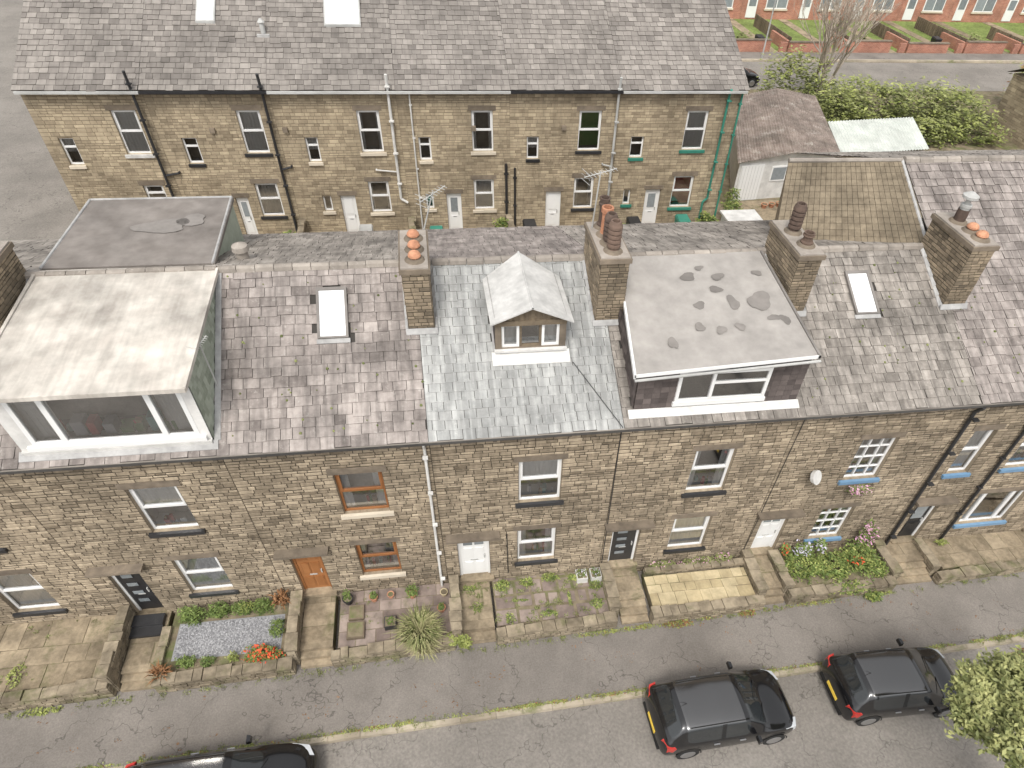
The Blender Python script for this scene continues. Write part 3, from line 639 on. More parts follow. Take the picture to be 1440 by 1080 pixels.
# ------------------------------------------------------------------ ground
mb=MB()
ys=[(-160,-.66),(3,-.66),(9,1.88),(260,1.88)]
for (a,za),(b,zb_) in zip(ys,ys[1:]): mb.face([(-200,a,za),(220,a,za),(220,b,zb_),(-200,b,zb_)],ASPH if b<4 else EARTH)
mb.build('ground')
def yk(x): return -3.97+.0222*x
def yw(x): return -1.887+.032*x
mb=MB();mb.face([(-60,-9.6,-.635),(60,-9.6,-.635),(60,yk(60),-.635),(-60,yk(-60),-.635)],ASPH)
mb.build('road')
mb=MB();n=24
for i in range(n):
    a=-60+120*i/n;b=-60+120*(i+1)/n
    mb.face([(a,yk(a)+.14,-.51),(b,yk(b)+.14,-.51),(b,.0,-.51),(a,.0,-.51)],PAVEM,.5)
mb.build('pavement')
mb=MB();x=-40
while x<40:
    l=U(.7,1.0);c=U(0,1);dz=U(-.01,.01)
    mb.hexa([(x+.005,yk(x),-.7),(x+l-.005,yk(x+l),-.7),(x+l-.005,yk(x+l)+.14,-.7),(x+.005,yk(x)+.14,-.7),(x+.005,yk(x)+.01,-.5+dz),(x+l-.005,yk(x+l)+.01,-.5+dz),(x+l-.005,yk(x+l)+.14,-.5+dz),(x+.005,yk(x)+.14,-.5+dz)],KERB,c);x+=l
mb.build('kerb')
# ------------------------------------------------------------------ gardens
def gwall(x0,y0,x1,y1,z0,z1,th=.24,name='garden_wall'):
    mb=MB();d=Vector((x1-x0,y1-y0,0));L=d.length;d.normalize();n=Vector((d.y,-d.x,0))
    for s_ in(1,-1):
        O=Vector((x0,y0,0))+n*(th/2*s_)
        stones(mb,frame(O,d,n*s_),0,L,z0,z1-.07,[],.1,.14,.36,WALLS,MORT,proj=(.005,.03),gap=.02)
    for a,s_ in((0,-1),(L,1)):
        O=Vector((x0,y0,0))+d*a-n*th/2;stones(mb,frame(O,n,d*s_),0,th,z0,z1-.07,[],.12,.15,.4,WALLS,MORT)
    u=0
    while u<L:
        l=min(U(.22,.55),L-u)
        if L-u-l<.15:l=L-u
        h=U(-.03,.03);P=Vector((x0,y0,0))+d*(u+.008);Q=Vector((x0,y0,0))+d*(u+l-.008);w=n*(th/2+.04+U(-.03,.03));o=n*U(-.02,.02)
        A=[P+w+o,Q+w*U(.85,1)+o,Q-w+o,P-w*U(.85,1)+o];mb.hexa([p+Vector((0,0,z1-.075)) for p in A]+[p+Vector((0,0,z1+h+U(-.008,.008))) for p in A],WALLS,U(.3,1));u+=l
    return mb.build(name)
def flags(name,x0,x1,y0,y1,z,sx,sy,m,jit=.35,gap=.02,base=EARTH):
    mb=MB();mb.box(x0,x1,y0,y1,-.5,z-.012,base)
    y=y0
    while y<y1-.05:
        h=min(sy*U(1-jit,1+jit),y1-y);x=x0
        if y1-y-h<.12:h=y1-y
        while x<x1-.03:
            w=min(sx*U(1-jit,1+jit),x1-x)
            if x1-x-w<.12:w=x1-x
            dz=U(-.006,.006);g=gap*U(.3,.8);k=lambda:U(-.01,.01)
            a,b,c,d=x+g,x+w-g,y+g,y+h-g
            T=[(a+k(),c+k(),z+dz),(b+k(),c+k(),z+dz),(b+k(),d+k(),z+dz),(a+k(),d+k(),z+dz)]
            mb.hexa([(p[0],p[1],z-.03) for p in T]+T,m);x+=w
        y+=h
    return mb.build(name)
def steps(name,x0,x1,yfront,ytop,z0,z1,n,m=FLAG):
    mb=MB()
    for i in range(n):
        za=z0+(z1-z0)*(i+1)/n;ya=yfront+(ytop-yfront)*i/n
        mb.box(x0,x1,ya,ytop+.02*i,z0 if i==0 else z0+(z1-z0)*i/n+.001,za,m)
    return mb.build(name)
GZ=-.08
flags('paved_garden',-15,-10.2,-2.0,-.01,GZ,.8,.6,FLAG);gwall(-15.3,-2.32,-10.05,-2.12,-.5,.08);gwall(-10.1,-2.1,-10.1,-.05,-.5,.42)
flags('garden_path',-9.92,-9.0,-1.6,-.01,GZ-.08,.9,.6,FLAG);steps('garden_steps',-9.92,-9.0,-2.15,-1.6,-.5,GZ-.08,3)
mb=MB();mb.box(-9.95,-9.1,-.5,-.16,-.15,.0,BLACK);mb.box(-9.95,-9.1,-.8,-.5,-.15,-.06,BLACK);mb.build('doorstep')
gwall(-8.95,-2.15,-5.3,-2.05,-.5,.02);gwall(-8.95,-1.9,-8.95,-.6,-.5,-.0,.16)
mb=MB();mb.box(-8.86,-5.45,-1.9,-.02,-.5,-.13,EARTH)
for i in range(5200):
    x,y=U(-8.6,-5.75),U(-1.55,-.55);r=U(.015,.035);z=-.125+U(0,.02);a=U(0,3)
    c_,s_=math.cos(a)*r,math.sin(a)*r
    mb.face([(x-c_,y-s_,z),(x+s_,y-c_,z+U(-.01,.01)),(x+c_,y+s_,z+U(0,.015)),(x-s_,y+c_,z)],GRAV)
mb.face([(-8.65,-1.6,-.126),(-5.7,-1.6,-.126),(-5.7,-.5,-.126),(-8.65,-.5,-.126)],GRAV,.5)
mb.build('gravel_garden')
gwall(-5.3,-1.9,-5.3,-.05,-.5,.4)
flags('garden_path',-5.15,-4.25,-1.5,-.01,GZ,.9,.55,FLAG);steps('garden_steps',-5.15,-4.25,-2.05,-1.5,-.5,GZ,3)
flags('paved_garden',-4.1,-.75,-1.75,-.01,GZ,.6,.5,FLAGP);gwall(-4.25,-1.98,-.8,-1.85,-.5,.06);gwall(-.68,-1.8,-.68,-.05,-.5,.4)
flags('garden_path',-.55,.42,-1.35,-.01,GZ,.6,.5,FLAG,gap=.05);steps('garden_steps',-.55,.42,-1.85,-1.35,-.5,GZ,2)
flags('paved_garden',.5,3.95,-1.6,-.01,GZ,.5,.4,FLAGP,gap=.08);gwall(.45,-1.82,4.1,-1.7,-.5,.02)
gwall(4.08,-1.55,4.08,-.05,-.5,.3)
steps('garden_steps',4.3,5.15,-1.75,-.95,-.5,GZ,4);flags('garden_path',4.3,5.15,-.95,-.01,GZ,.8,.5,FLAG)
flags('patio',5.3,8.65,-1.5,-.45,GZ,.4,.33,FLAGY,gap=.012);gwall(5.2,-1.72,8.85,-1.62,-.5,.02);gwall(5.35,-.3,8.7,-.3,-.5,.08,.14)
gwall(8.8,-1.5,8.8,-.05,-.5,.3)
flags('garden_path',8.95,9.62,-1.1,-.01,GZ,.7,.5,FLAG);steps('garden_steps',8.95,9.62,-1.6,-1.1,-.5,GZ,3)
gwall(9.7,-1.55,13.4,-1.45,-.5,.02);gwall(9.75,-1.4,9.75,-.1,-.5,.2)
mb=MB();mb.box(9.85,13.4,-1.4,-.02,-.5,-.08,EARTH);mb.build('flower_bed')
steps('garden_steps',13.5,14.9,-1.4,-.6,-.5,GZ-.05,4);flags('garden_path',13.6,15.3,-.6,-.01,GZ-.05,.8,.5,FLAG)
gwall(13.45,-1.35,13.45,-.1,-.5,.2);gwall(15.0,-1.4,20,-1.2,-.5,-.1);flags('paved_garden',15.35,20,-1.15,-.01,GZ-.1,.8,.6,FLAG)
gwall(15.0,-1.2,15.0,-.1,-.5,.1)
def pot(x,y,z,r,h,m,square=False):
    mb=MB()
    if square: 
        mb.box(x-r,x+r,y-r,y+r,z,z+h,m);mb.box(x-r*.85,x+r*.85,y-r*.85,y+r*.85,z+h+.001,z+h+.01,EARTH)
    else: mb.lathe(x,y,[(r*.7,z),(r,z+h*.85),(r*1.1,z+h*.86),(r*1.1,z+h),(r*.9,z+h),(r*.85,z+h*.9)],m);mb.lathe(x,y,[(r*.88,z+h*.9),(0,z+h*.92)],EARTH)
    return mb.build('plant_pot')
def foliage(name,blobs,m,leaf=.05,par=None,up=.4,extra=None):
    mb=MB()
    for (x,y,z,rx,ry,rz,n) in blobs:
        ph=Vector((U(0,50),U(0,50),U(0,50)))
        for i in range(n):
            d=Vector((random.gauss(0,1),random.gauss(0,1),random.gauss(0,1))).normalized()
            r=(U(.3,1)**.5)*(noise.noise(d*1.6+ph)*.55+1+noise.noise(d*4+ph)*.4)
            p=Vector((x+d.x*rx*r,y+d.y*ry*r,z+d.z*rz*r))
            cl=noise.noise(p*3.0/ max(.4,min(rx,2)) +ph)*.6
            c=min(1,max(0,.45+cl+d.z*.15+U(-.25,.25)))
            a=Vector((U(-1,1),U(-1,1),U(-1,1))).normalized();b=a.cross(Vector((U(-.5,.5),U(-.5,.5),1))).normalized();a=b.cross(Vector((U(-up,up),U(-up,up),1))).normalized()
            s=leaf*U(.5,1.35);l=s*1.4
            mm=extra[0] if extra and random.random()<extra[1] else m
            mb.face([p-a*l,p-b*s*.6,p+a*l,p+b*s*.6],mm,c)
    return mb.build(name,par)
def tuft(name,places,m,h=.15,n=30,spread=.1,w0=.012):
    mb=MB()
    for x,y,z,sc_ in places:
        for i in range(n):
            a=U(0,6.28);r=U(0,spread)*sc_;L=h*sc_*U(.5,1.2);px,py=x+math.cos(a)*r,y+math.sin(a)*r
            k=U(.4,1);dx,dy=math.cos(a)*L*k,math.sin(a)*L*k;w=w0*sc_*.6+.003;q=L*math.sqrt(max(.05,1.2-k*k))
            sx,sy=-w*math.sin(a),w*math.cos(a)
            mb.face([(px+sx,py+sy,z),(px-sx,py-sy,z),(px+dx*.55-sx,py+dy*.55-sy,z+q*.75),(px+dx*.55+sx,py+dy*.55+sy,z+q*.75)],m)
            mb.face([(px+dx*.55+sx,py+dy*.55+sy,z+q*.75),(px+dx*.55-sx,py+dy*.55-sy,z+q*.75),(px+dx,py+dy,z+q*.7)],m)
    return mb.build(name)
foliage('hedge_plants',[(-8.3,-.35,.08,.4,.25,.28,700),(-7.55,-.3,.08,.35,.22,.26,600),(-6.9,-.3,.08,.3,.2,.25,450),(-6.3,-.3,.1,.3,.2,.3,500)],LEAF,.028)
foliage('low_shrubs',[(-8.2,-1.72,.0,.28,.18,.14,360),(-7.6,-1.75,.0,.2,.15,.12,220),(-5.85,-1.0,.05,.22,.28,.2,360)],LEAF,.025)
foliage('yellow_shrub',[(-6.95,-1.72,.0,.14,.12,.2,160),(-6.75,-.32,.15,.2,.15,.2,160)],LEAFY,.025)
foliage('geranium_plant',[(-6.1,-1.75,.05,.5,.25,.26,1000)],LEAF,.03,extra=(FLR,.34))
foliage('russet_shrub',[(-8.75,-1.95,.1,.2,.15,.18,100),(-5.75,-.25,.3,.25,.2,.3,160)],LEAFR,.03)
tuft('phormium_plant',[(-8.75,-2.0,.0,2.0),(-5.75,-.25,.2,2.2)],LEAFR,.2,40,.05)
tuft('ornamental_grass',[(-1.75,-1.65,.05,3.4),(-1.65,-1.9,-.1,2.8)],STRAW,.2,420,.09,.004)
tuft('ornamental_grass',[(-1.72,-1.65,.08,3.2)],LEAFO,.2,380,.1,.004)
foliage('trailing_ivy',[(-.75,-1.85,.0,.3,.2,.14,560),(-.5,-1.95,-.2,.2,.12,.18,280)],LEAFY,.028)
pot(-3.85,-.35,GZ,.15,.25,BLACK);pot(-3.1,-.35,GZ,.12,.22,TERRA);pot(-1.95,-.35,GZ,.13,.2,TERRA);pot(-2.6,-1.2,GZ,.17,.2,BLACK,True);pot(-3.6,-1.3,GZ,.25,.12,DARKW,True);pot(-3.6,-.75,GZ,.22,.12,DARKW,True);pot(-1.1,-.9,GZ,.12,.18,TERRA)
pot(-2.6,-.3,GZ,.1,.16,TERRA);pot(-1.0,-.4,GZ,.11,.18,FLAGY)
foliage('potted_plants',[(-3.85,-.35,.3,.12,.12,.3,140),(-3.1,-.35,.2,.12,.12,.1,100),(-1.95,-.35,.22,.2,.2,.16,240),(-2.6,-1.2,.15,.15,.15,.08,80),(-1.1,-.9,.15,.1,.1,.1,80)],LEAF,.025)
foliage('garden_weeds',[(.8,-.35,.02,.25,.2,.16,320),(1.6,-.3,.0,.2,.15,.12,200),(2.3,-.25,.1,.3,.12,.16,300),(3.1,-.3,.05,.25,.12,.1,180),(2.1,-1.35,-.04,.25,.12,.07,170),(3.6,-1.2,-.04,.2,.2,.08,180),(.9,-1.4,-.05,.16,.16,.07,120),(3.7,-.6,-.02,.2,.2,.1,160),(1.3,-.85,-.06,.25,.04,.04,80),(-.05,-.9,-.06,.16,.2,.04,100),(2.8,-.9,-.06,.04,.3,.04,80),(-.2,-.3,-.04,.25,.1,.06,100)],LEAFY,.024,extra=(LEAF,.5))
tuft('garden_grass_weeds',[(U(.5,3.9),U(-1.55,-.1),-.08,U(.3,.9)) for _ in range(70)]+[(U(-.5,.4),U(-1.3,-.1),-.08,U(.3,.8)) for _ in range(18)]+[(U(-4,-.8),U(-1.7,-.1),-.08,U(.2,.6)) for _ in range(16)]+[(U(-14,-10.3),U(-1.9,-.1),-.08,U(.2,.6)) for _ in range(16)],LEAFO,.1,22,.12)
pot(3.3,-.3,GZ,.17,.26,WHITEW,True);pot(3.75,-.3,GZ,.17,.26,WHITEW,True)
foliage('planter_flowers',[(3.3,-.3,.22,.14,.14,.07,110),(3.75,-.3,.22,.14,.14,.07,110)],LEAF,.024,extra=(FLW,.2))
foliage('flower_trough_plants',[(6.0,-.18,.1,.4,.12,.14,400),(7.2,-.18,.1,.6,.12,.16,500),(8.0,-.18,.15,.3,.14,.2,400)],LEAFO,.025,extra=(FLP,.12))
foliage('russet_weeds',[(6.0,-1.95,-.42,.5,.12,.1,260),(8.3,-1.85,-.4,.3,.12,.1,160)],LEAFR,.024,extra=(LEAFY,.5))
foliage('overgrown_plants',[(10.5,-.7,.1,.6,.55,.3,1500),(11.5,-.8,.1,.7,.5,.3,1700),(12.5,-.7,.2,.6,.55,.35,1500),(13.0,-1.0,.0,.35,.35,.3,600),(11.8,-1.5,-.1,.8,.22,.22,600),(12.6,-1.75,-.35,.3,.2,.2,250)],LEAFY,.036,extra=(LEAF,.6))
foliage('hydrangea',[(10.6,-.35,.5,.3,.2,.25,320),(11.2,-.3,.55,.2,.2,.22,200)],LEAF,.04,extra=(FLW,.35))
foliage('hollyhock',[(12.6,-.25,.9,.15,.12,.7,300),(12.9,-.3,.7,.12,.12,.6,240)],LEAF,.04,extra=(FLP,.3))
foliage('flower_clump',[(10.0,-.3,.5,.15,.15,.25,160),(12.2,-.9,.45,.3,.2,.1,80)],LEAF,.035,extra=(FLR,.3))
foliage('hanging_basket',[(11.5,-.25,3.35,.38,.14,.14,360)],LEAFO,.035,extra=(FLP,.4))
pl=[]
for i in range(560):
    x=U(-13,18)
    if random.random()<.42: pl.append((x,yw(x)-U(.1,.25),-.5,U(.25,.8)))
    elif noise.noise(Vector((x*.8,3,0)))>-.15: pl.append((x,yk(x)+U(.06,.24),-.5,U(.25,.75)))
tuft('pavement_weeds',pl,LEAFO,.09,16,.16)
mossb=[]
for i in range(100):
    x=U(-12,18);mossb.append((x,yk(x)+.17,-.5,U(.15,.6),.06,.02,60))
for i in range(30):
    x=U(3,14);mossb.append((x,yw(x)-.16,-.49,U(.1,.35),.08,.06,60))
foliage('verge_moss',mossb,LEAFY,.02,extra=(LEAFR,.15))
lv=[(U(-12,18),0) for _ in range(60)]
foliage('fallen_leaves',[(x,U(yk(x)+.1,yw(x)-.1),-.5,U(.05,.3),U(.05,.2),.006,5) for x,_ in lv],LEAFR,.02)
foliage('corner_weeds',[(-11.8,-2.45,-.45,.5,.1,.08,150),(-12.6,-1.6,-.05,.25,.3,.1,160),(15.8,-.3,.0,.2,.12,.12,120)],LEAFY,.03)
mb=MB()
for i in range(260):
    x=U(-13,18);y=U(-.1,3.7)
    if -9.9<x<-5.5 or 4<x<8.7 or -.85<x<3.95: continue
    z=zr(y)+.03;r=U(.015,.04)
    mb.lathe(x,y,[(r,z-.02),(r*.7,z+r*.4),(0,z+r*.5)],LEAFO,6,U(0,.6))
mb.build('moss_clumps',h2)
# ------------------------------------------------------------------ YARD between rows
mb=MB();mb.box(-15.5,14,9.3,YB-.01,1.5,1.93,FLAG);mb.build('back_yard')
for x in(-11.0,-6.3,-1.3,3.3,8.3): gwall(x,12.5,x,17.45,1.93,3.0)
gwall(-15,12.4,14,12.4,1.93,2.9)
def bin_(x,y,z,m):
    mb=MB();mb.hexa([(x-.25,y-.3,z+.06),(x+.25,y-.3,z+.06),(x+.25,y+.3,z+.06),(x-.25,y+.3,z+.06),(x-.3,y-.35,z+.95),(x+.3,y-.35,z+.95),(x+.3,y+.35,z+.95),(x-.3,y+.35,z+.95)],m)
    mb.hexa([(x-.31,y-.38,z+.951),(x+.31,y-.38,z+.951),(x+.31,y+.36,z+.951),(x-.31,y+.36,z+.951),(x-.28,y-.36,z+1.02),(x+.28,y-.36,z+1.0),(x+.26,y+.3,z+1.07),(x-.26,y+.3,z+1.07)],m)
    mb.cyl((x-.27,y+.3,z+.1),(x+.27,y+.3,z+.1),.1,.1,BLACK,10);mb.cyl((x-.26,y+.38,z+.9),(x+.26,y+.38,z+.9),.02,.02,m,6);mb.build('wheelie_bin')
for x,y,m in((-.2,16.2,GREEN),(4.2,16.6,BLACK),(-3.4,16.5,GREYP),(11.8,16.7,GREEN),(9.3,16.6,BLACK)): bin_(x,y,1.93,m)
for x in (1.6,7.9): steps('yard_steps',x,x+1.0,15.6,16.8,1.93,2.5,4)
foliage('yard_plants',[(2.9,16.8,2.5,.45,.4,.6,600),(-7.0,16.9,2.3,.3,.3,.4,200),(13.2,17.0,2.5,.5,.4,.5,600),(8.8,16.9,2.3,.3,.3,.3,200)],LEAF,.07,extra=(LEAFY,.4))
for x in(9.9,10.6,11.2,12.8): pot(x,17.0,1.93,.2,.3,TERRA)
mb=MB()
for k in range(9): mb.cyl((-7.6+k*.14,15.0,1.93),(-7.6+k*.14,15.0,3.0),.012,.012,WHITE,5)
mb.cyl((-7.6,15,3.0),(-6.4,15,3.0),.02,.02,WHITE,6);mb.build('railing')
# ------------------------------------------------------------------ garages right
e=empty('garage');mb=MB()
C4=[(15.9,20.3),(21.6,20.9),(24.6,29.6),(19.4,29.6)]
def corr(mb,P,m,n):
    P=[Vector(p) for p in P]
    for i in range(n):
        a,b=i/n,(i+1)/n;h=(a+b)/2
        l=lambda t,s,o: P[0].lerp(P[1],t).lerp(P[3].lerp(P[2],t),s)+Vector((0,0,o))
        mb.face([l(a,0,0),l(h,0,.06),l(h,1,.06),l(a,1,0)],m);mb.face([l(h,0,.06),l(b,0,0),l(b,1,0),l(h,1,.06)],m)
corr(mb,[(15.7,20.1,4.1),(18.8,20.2,4.6),(22.1,29.8,4.6),(19.2,29.7,4.1)],CORR,20);corr(mb,[(18.8,20.2,4.6),(21.9,20.7,4.1),(24.9,29.8,4.1),(22.1,29.8,4.6)],CORR,20)
mb.build('corrugated_roof',e);mb=MB()
mb.hexa([(x,y,1.5) for x,y in C4]+[(x,y,4.05) for x,y in C4],WHITEW)
mb.face([(15.9,20.28,4.05),(21.6,20.88,4.05),(18.8,20.4,4.55)],WHITEW);mb.build('walls',e);mb=MB()
d=Vector((5.7,.6,0)).normalized();Fg=frame((15.9,20.3,0),d,(d.y,-d.x,0))
fbox(mb,Fg,.15,1.5,1.9,3.9,.0,.05,WHITE)
for k in range(7): fbox(mb,Fg,.2+k*.19,.21+k*.19,1.95,3.85,.05,.06,GREYP)
for k in range(3): fbox(mb,Fg,2.0+k*1.1,2.95+k*1.1,2.9,3.75,.0,.04,WHITE);fbox(mb,Fg,2.08+k*1.1,2.87+k*1.1,2.98,3.67,.04,.045,PANE)
mb.build('doors_and_windows',e)
e=empty('shed');mb=MB()
corr(mb,[(22.3,21.4,3.9),(28.0,22.0,3.9),(29.2,25.8,4.25),(23.3,25.2,4.25)],CORRW,30);mb.hexa([(x,y,1.5) for x,y in((22.5,21.6),(27.8,22.2),(29,25.6),(23.4,25))]+[(x,y,3.85) for x,y in((22.5,21.6),(27.8,22.2),(29,25.6),(23.4,25))],MORTB);mb.build('shed_body',e)
for k in range(6): pot(17.4+k*.45,19.4+k*.05,1.93,.16,.22,TERRA)
foliage('garden_shrubs',[(15.6,19.6,2.4,.35,.4,.6,300),(14.9,18.0,2.5,.5,.6,.6,500),(15.3,17.2,2.2,.4,.4,.4,300)],LEAF,.07,extra=(LEAFY,.4))
mb=MB();mb.face([(14,13,1.93),(21,13,1.93),(21,20.2,1.93),(14,20.2,1.93)],FLAG);mb.build('garage_yard')
mb=MB();mb.box(13.9,15.5,14.5,17,1.9,3.0,WHITEW);mb.box(13.8,15.6,14.4,17.1,3.001,3.1,WHITEW);mb.build('outhouse')
gwall(15.6,16.5,21,17.0,1.93,2.7)
# ------------------------------------------------------------------ far street
mb=MB();mb.face([(14,37.8,1.9),(120,35.5,1.9),(120,43.5,1.9),(14,44.2,1.9)],ASPH);mb.build('road')
mb=MB();mb.box(14,120,44.4,46.3,1.7,2.02,PAVEM);mb.box(14,120,44.2,44.4,1.7,2.04,KERB);mb.build('pavement')
mb=MB();mb.face([(-120,10,1.896),(-15.7,10,1.896),(-15.7,70,1.896),(-120,70,1.896)],ASPH);mb.build('road')
mb=MB();mb.face([(-16.9,12,1.91),(-15.7,12,1.91),(-15.7,60,1.91),(-16.9,60,1.91)],PAVEM);mb.build('pavement')
mb=MB();mb.face([(14,46.3,1.95),(120,46.3,1.95),(120,57,1.95),(14,57,1.95)],LAWN);mb.build('lawn')
for i in range(9):
    e=empty('brick_house');x0=20+i*5.6;x1=x0+5.6;mb=MB()
    mb.box(x0,x1-.02,57,65,1.9,7.5,REDB)
    mb.build('walls',e);mb=MB()
    Fr=FF(57)
    fbox(mb,Fr,x0+.5,x0+1.5,2.1,4.2,.0,.06,WHITE);fbox(mb,Fr,x0+.65,x0+1.35,3.1,4.0,.06,.07,PANE)
    fbox(mb,Fr,x0+2.4,x0+4.6,2.9,4.3,.0,.06,WHITE);fbox(mb,Fr,x0+2.5,x0+3.45,3.0,4.2,.06,.07,PANE);fbox(mb,Fr,x0+3.55,x0+4.5,3.0,4.2,.06,.07,PANE);fbox(mb,Fr,x0+2.3,x0+4.7,2.75,2.9,0,.12,CREAM)
    fbox(mb,Fr,x0+2.6,x0+4.4,5.4,6.8,0,.06,WHITE);fbox(mb,Fr,x0+2.7,x0+4.3,5.5,6.7,.06,.07,PANE)
    mb.build('windows_and_door',e);mb=MB();tiles(mb,x0,x1,(56.7,7.4),(61,9.8),.6,.5,SLATEB);mb.build('roof',e)
    mb=MB();mb.box(x0+.1,x0+4.0,46.4,46.65,1.95,2.75+.15*(i%2),REDB);mb.box(x0+4.9,x0+5.5,46.4,46.65,1.95,2.75,REDB);mb.box(x0,x0+.25,46.7,50,1.95,2.8,REDB);mb.box(x0+.1,x0+4,46.35,46.7,2.751+.15*(i%2),2.83+.15*(i%2),LINT);mb.build('brick_garden_wall')
    mb=MB();mb.box(x0+4.0,x0+4.9,46.3,57,1.9,1.98,FLAG);mb.build('garden_path')
    mb=MB()
    for k in range(14+i%3*5): mb.box(x0+.4,x0+.5,47+k*.32,47.2+k*.32,1.95,3.0,DARKW)
    mb.build('timber_fence')
    if i%2: foliage('garden_shrub',[(x0+2.2,48.3,2.5,.8,.6,.5,260)],LEAFO,.12)
    if i%3==1: bin_(x0+3.4,47.5,1.95,BLACK)
e=empty('stone_house');mb=MB();mb.box(38.6,46,20,30,1.5,5.5,STONEB);stones(mb,frame((38.6,30,0),(0,-1,0),(-1,0,0)),0,10,1.5,5.5,[],.2,.3,.6,STONEB,MORTB);mb.build('walls',e)
mb=MB();tiles(mb,38.3,46,(19.7,5.5),(25,8.1),.4,.3,SLATEB);tiles(mb,38.3,46,(30.3,5.5),(25,8.1),.4,.3,SLATEB);mb.build('roof',e)
foliage('bush_mass',[(26.5,29.5,3.2,2.2,2.2,1.7,3000),(30,30.5,3.3,2.8,2.3,1.9,3600),(34,30.5,3.0,3,2.2,1.8,3400),(37,32,2.6,2.5,2,1.5,2000),(25.0,33.4,3.7,2.1,1.8,2.3,2800),(32.5,27.8,2.4,2.2,1.3,1.2,1400),(28,33.5,2.8,2.4,1.5,1.5,1700),(36,28,2.4,2,1.5,1.2,1400)],LEAFY,.11,extra=(LEAFO,.5))
foliage('street_shrub',[(44,33.5,3.4,1.6,1.6,2.0,1400)],LEAFY,.12,extra=(LEAFR,.2))
def branch(mb,p,d,L,r,dep,m,maxd=5):
    q=p
    for k in range(2):
        d2=(d+Vector((U(-.14,.14),U(-.14,.14),U(-.05,.1)))).normalized();e=q+d2*L/2
        mb.cyl(q,e,r*(1-.12*k),r*(1-.12*(k+1)),m,6,False);q=e;d=d2
    if dep>=maxd: return
    for k in range(random.choice((2,3,3)) if dep<3 else 2):
        nd=(d+Vector((U(-.6,.6),U(-.6,.6),U(-.05,.4)))).normalized();branch(mb,q,nd,L*U(.62,.85),r*.66,dep+1,m,maxd)
mb=MB();
for k in range(5): branch(mb,Vector((27.3,33.6,1.9)),Vector((U(-.4,.4),U(-.3,.3),1)).normalized(),2.4,.11,0,TWIG,6)
mb.build('bare_tree')
mb=MB();mb.cyl((28.2,44.7,2.0),(28.2,44.7,7),.07,.05,GREYP,8);mb.cyl((28.2,44.7,7),(28.2,43.6,7.4),.04,.04,GREYP,6);mb.box(28.05,28.35,43.0,43.7,7.35,7.5,GREYP);mb.build('street_lamp')
mb=MB();T0=Vector((12.4,-9.2,-.6))
mb.cyl(T0,(12.2,-8.9,2.0),.17,.13,BARK,10,False);
for t in((11.0,-7.0,4.4),(11.8,-7.2,4.6),(12.8,-7.8,4.8),(10.6,-7.8,4.2),(12.0,-9.2,5.0),(12.2,-6.6,3.9)): mb.cyl((12.2,-8.9,1.95),((12.2+t[0])/2,(-8.9+t[1])/2,(2.4+t[2])/2),.09,.06,BARK,8,False);mb.cyl(((12.2+t[0])/2,(-8.9+t[1])/2,(2.4+t[2])/2),t,.06,.02,BARK,8,False)
tr=mb.build('maple_tree')
foliage('tree_crown',[(10.5,-6.7,4.0,.75,.6,.35,2200),(10.9,-6.15,4.0,.6,.5,.3,1500),(11.6,-6.2,4.1,.7,.6,.4,2000),(11.4,-6.9,4.3,.7,.6,.35,1800),(12.6,-6.9,4.3,.9,.9,.5,2200),(10.8,-7.5,4.3,.8,.6,.45,2000),(11.6,-7.9,4.5,.9,.7,.5,1600),(12.2,-8.6,4.8,1.3,1.0,.9,1200),(12.2,-5.8,3.7,.5,.4,.3,900)],LEAFM,.048,par=tr,up=.9,extra=(LEAFO,.25))
foliage('hedge_shrub',[(13.9,-5.2,2.2,.5,.4,.3,600)],LEAFR,.045,extra=(LEAFY,.6))
# ------------------------------------------------------------------ CARS
PAINT=mat('black_car_paint',(.008,.008,.009),(.010,.010,.011),rough=.1,stain=0,bump=0,spec=.5,ior=1.75)
ROOFP=mat('black_roof_panel',(.02,.019,.019),(.025,.023,.023),rough=.16,stain=.1,bump=0,spec=.5,ior=2.5)
CGL=mat('car_glass',(.02,.023,.025),(.03,.034,.036),rough=.04,stain=0,bump=0,spec=.5,ior=1.8)
TYRE=mat('tyre_rubber',(.02,.02,.02),(.03,.03,.03),rough=.8,stain=0)
RIM=mat('alloy_rim',(.35,.35,.36),(.45,.45,.46),rough=.3,metal=.8,stain=0)
TAIL=mat('tail_light',(.40,.015,.01),(.5,.03,.02),rough=.15,stain=0,bump=0,spec=.7)
HEAD=mat('head_light',(.45,.47,.5),(.6,.62,.64),rough=.1,stain=0,bump=0,spec=.8)
PLATE=mat('yellow_number_plate',(.80,.55,.06),(.85,.6,.1),rough=.5,stain=0,bump=0)
TRIM=mat('black_trim',(.015,.015,.015),(.02,.02,.02),rough=.6,stain=0,bump=0)
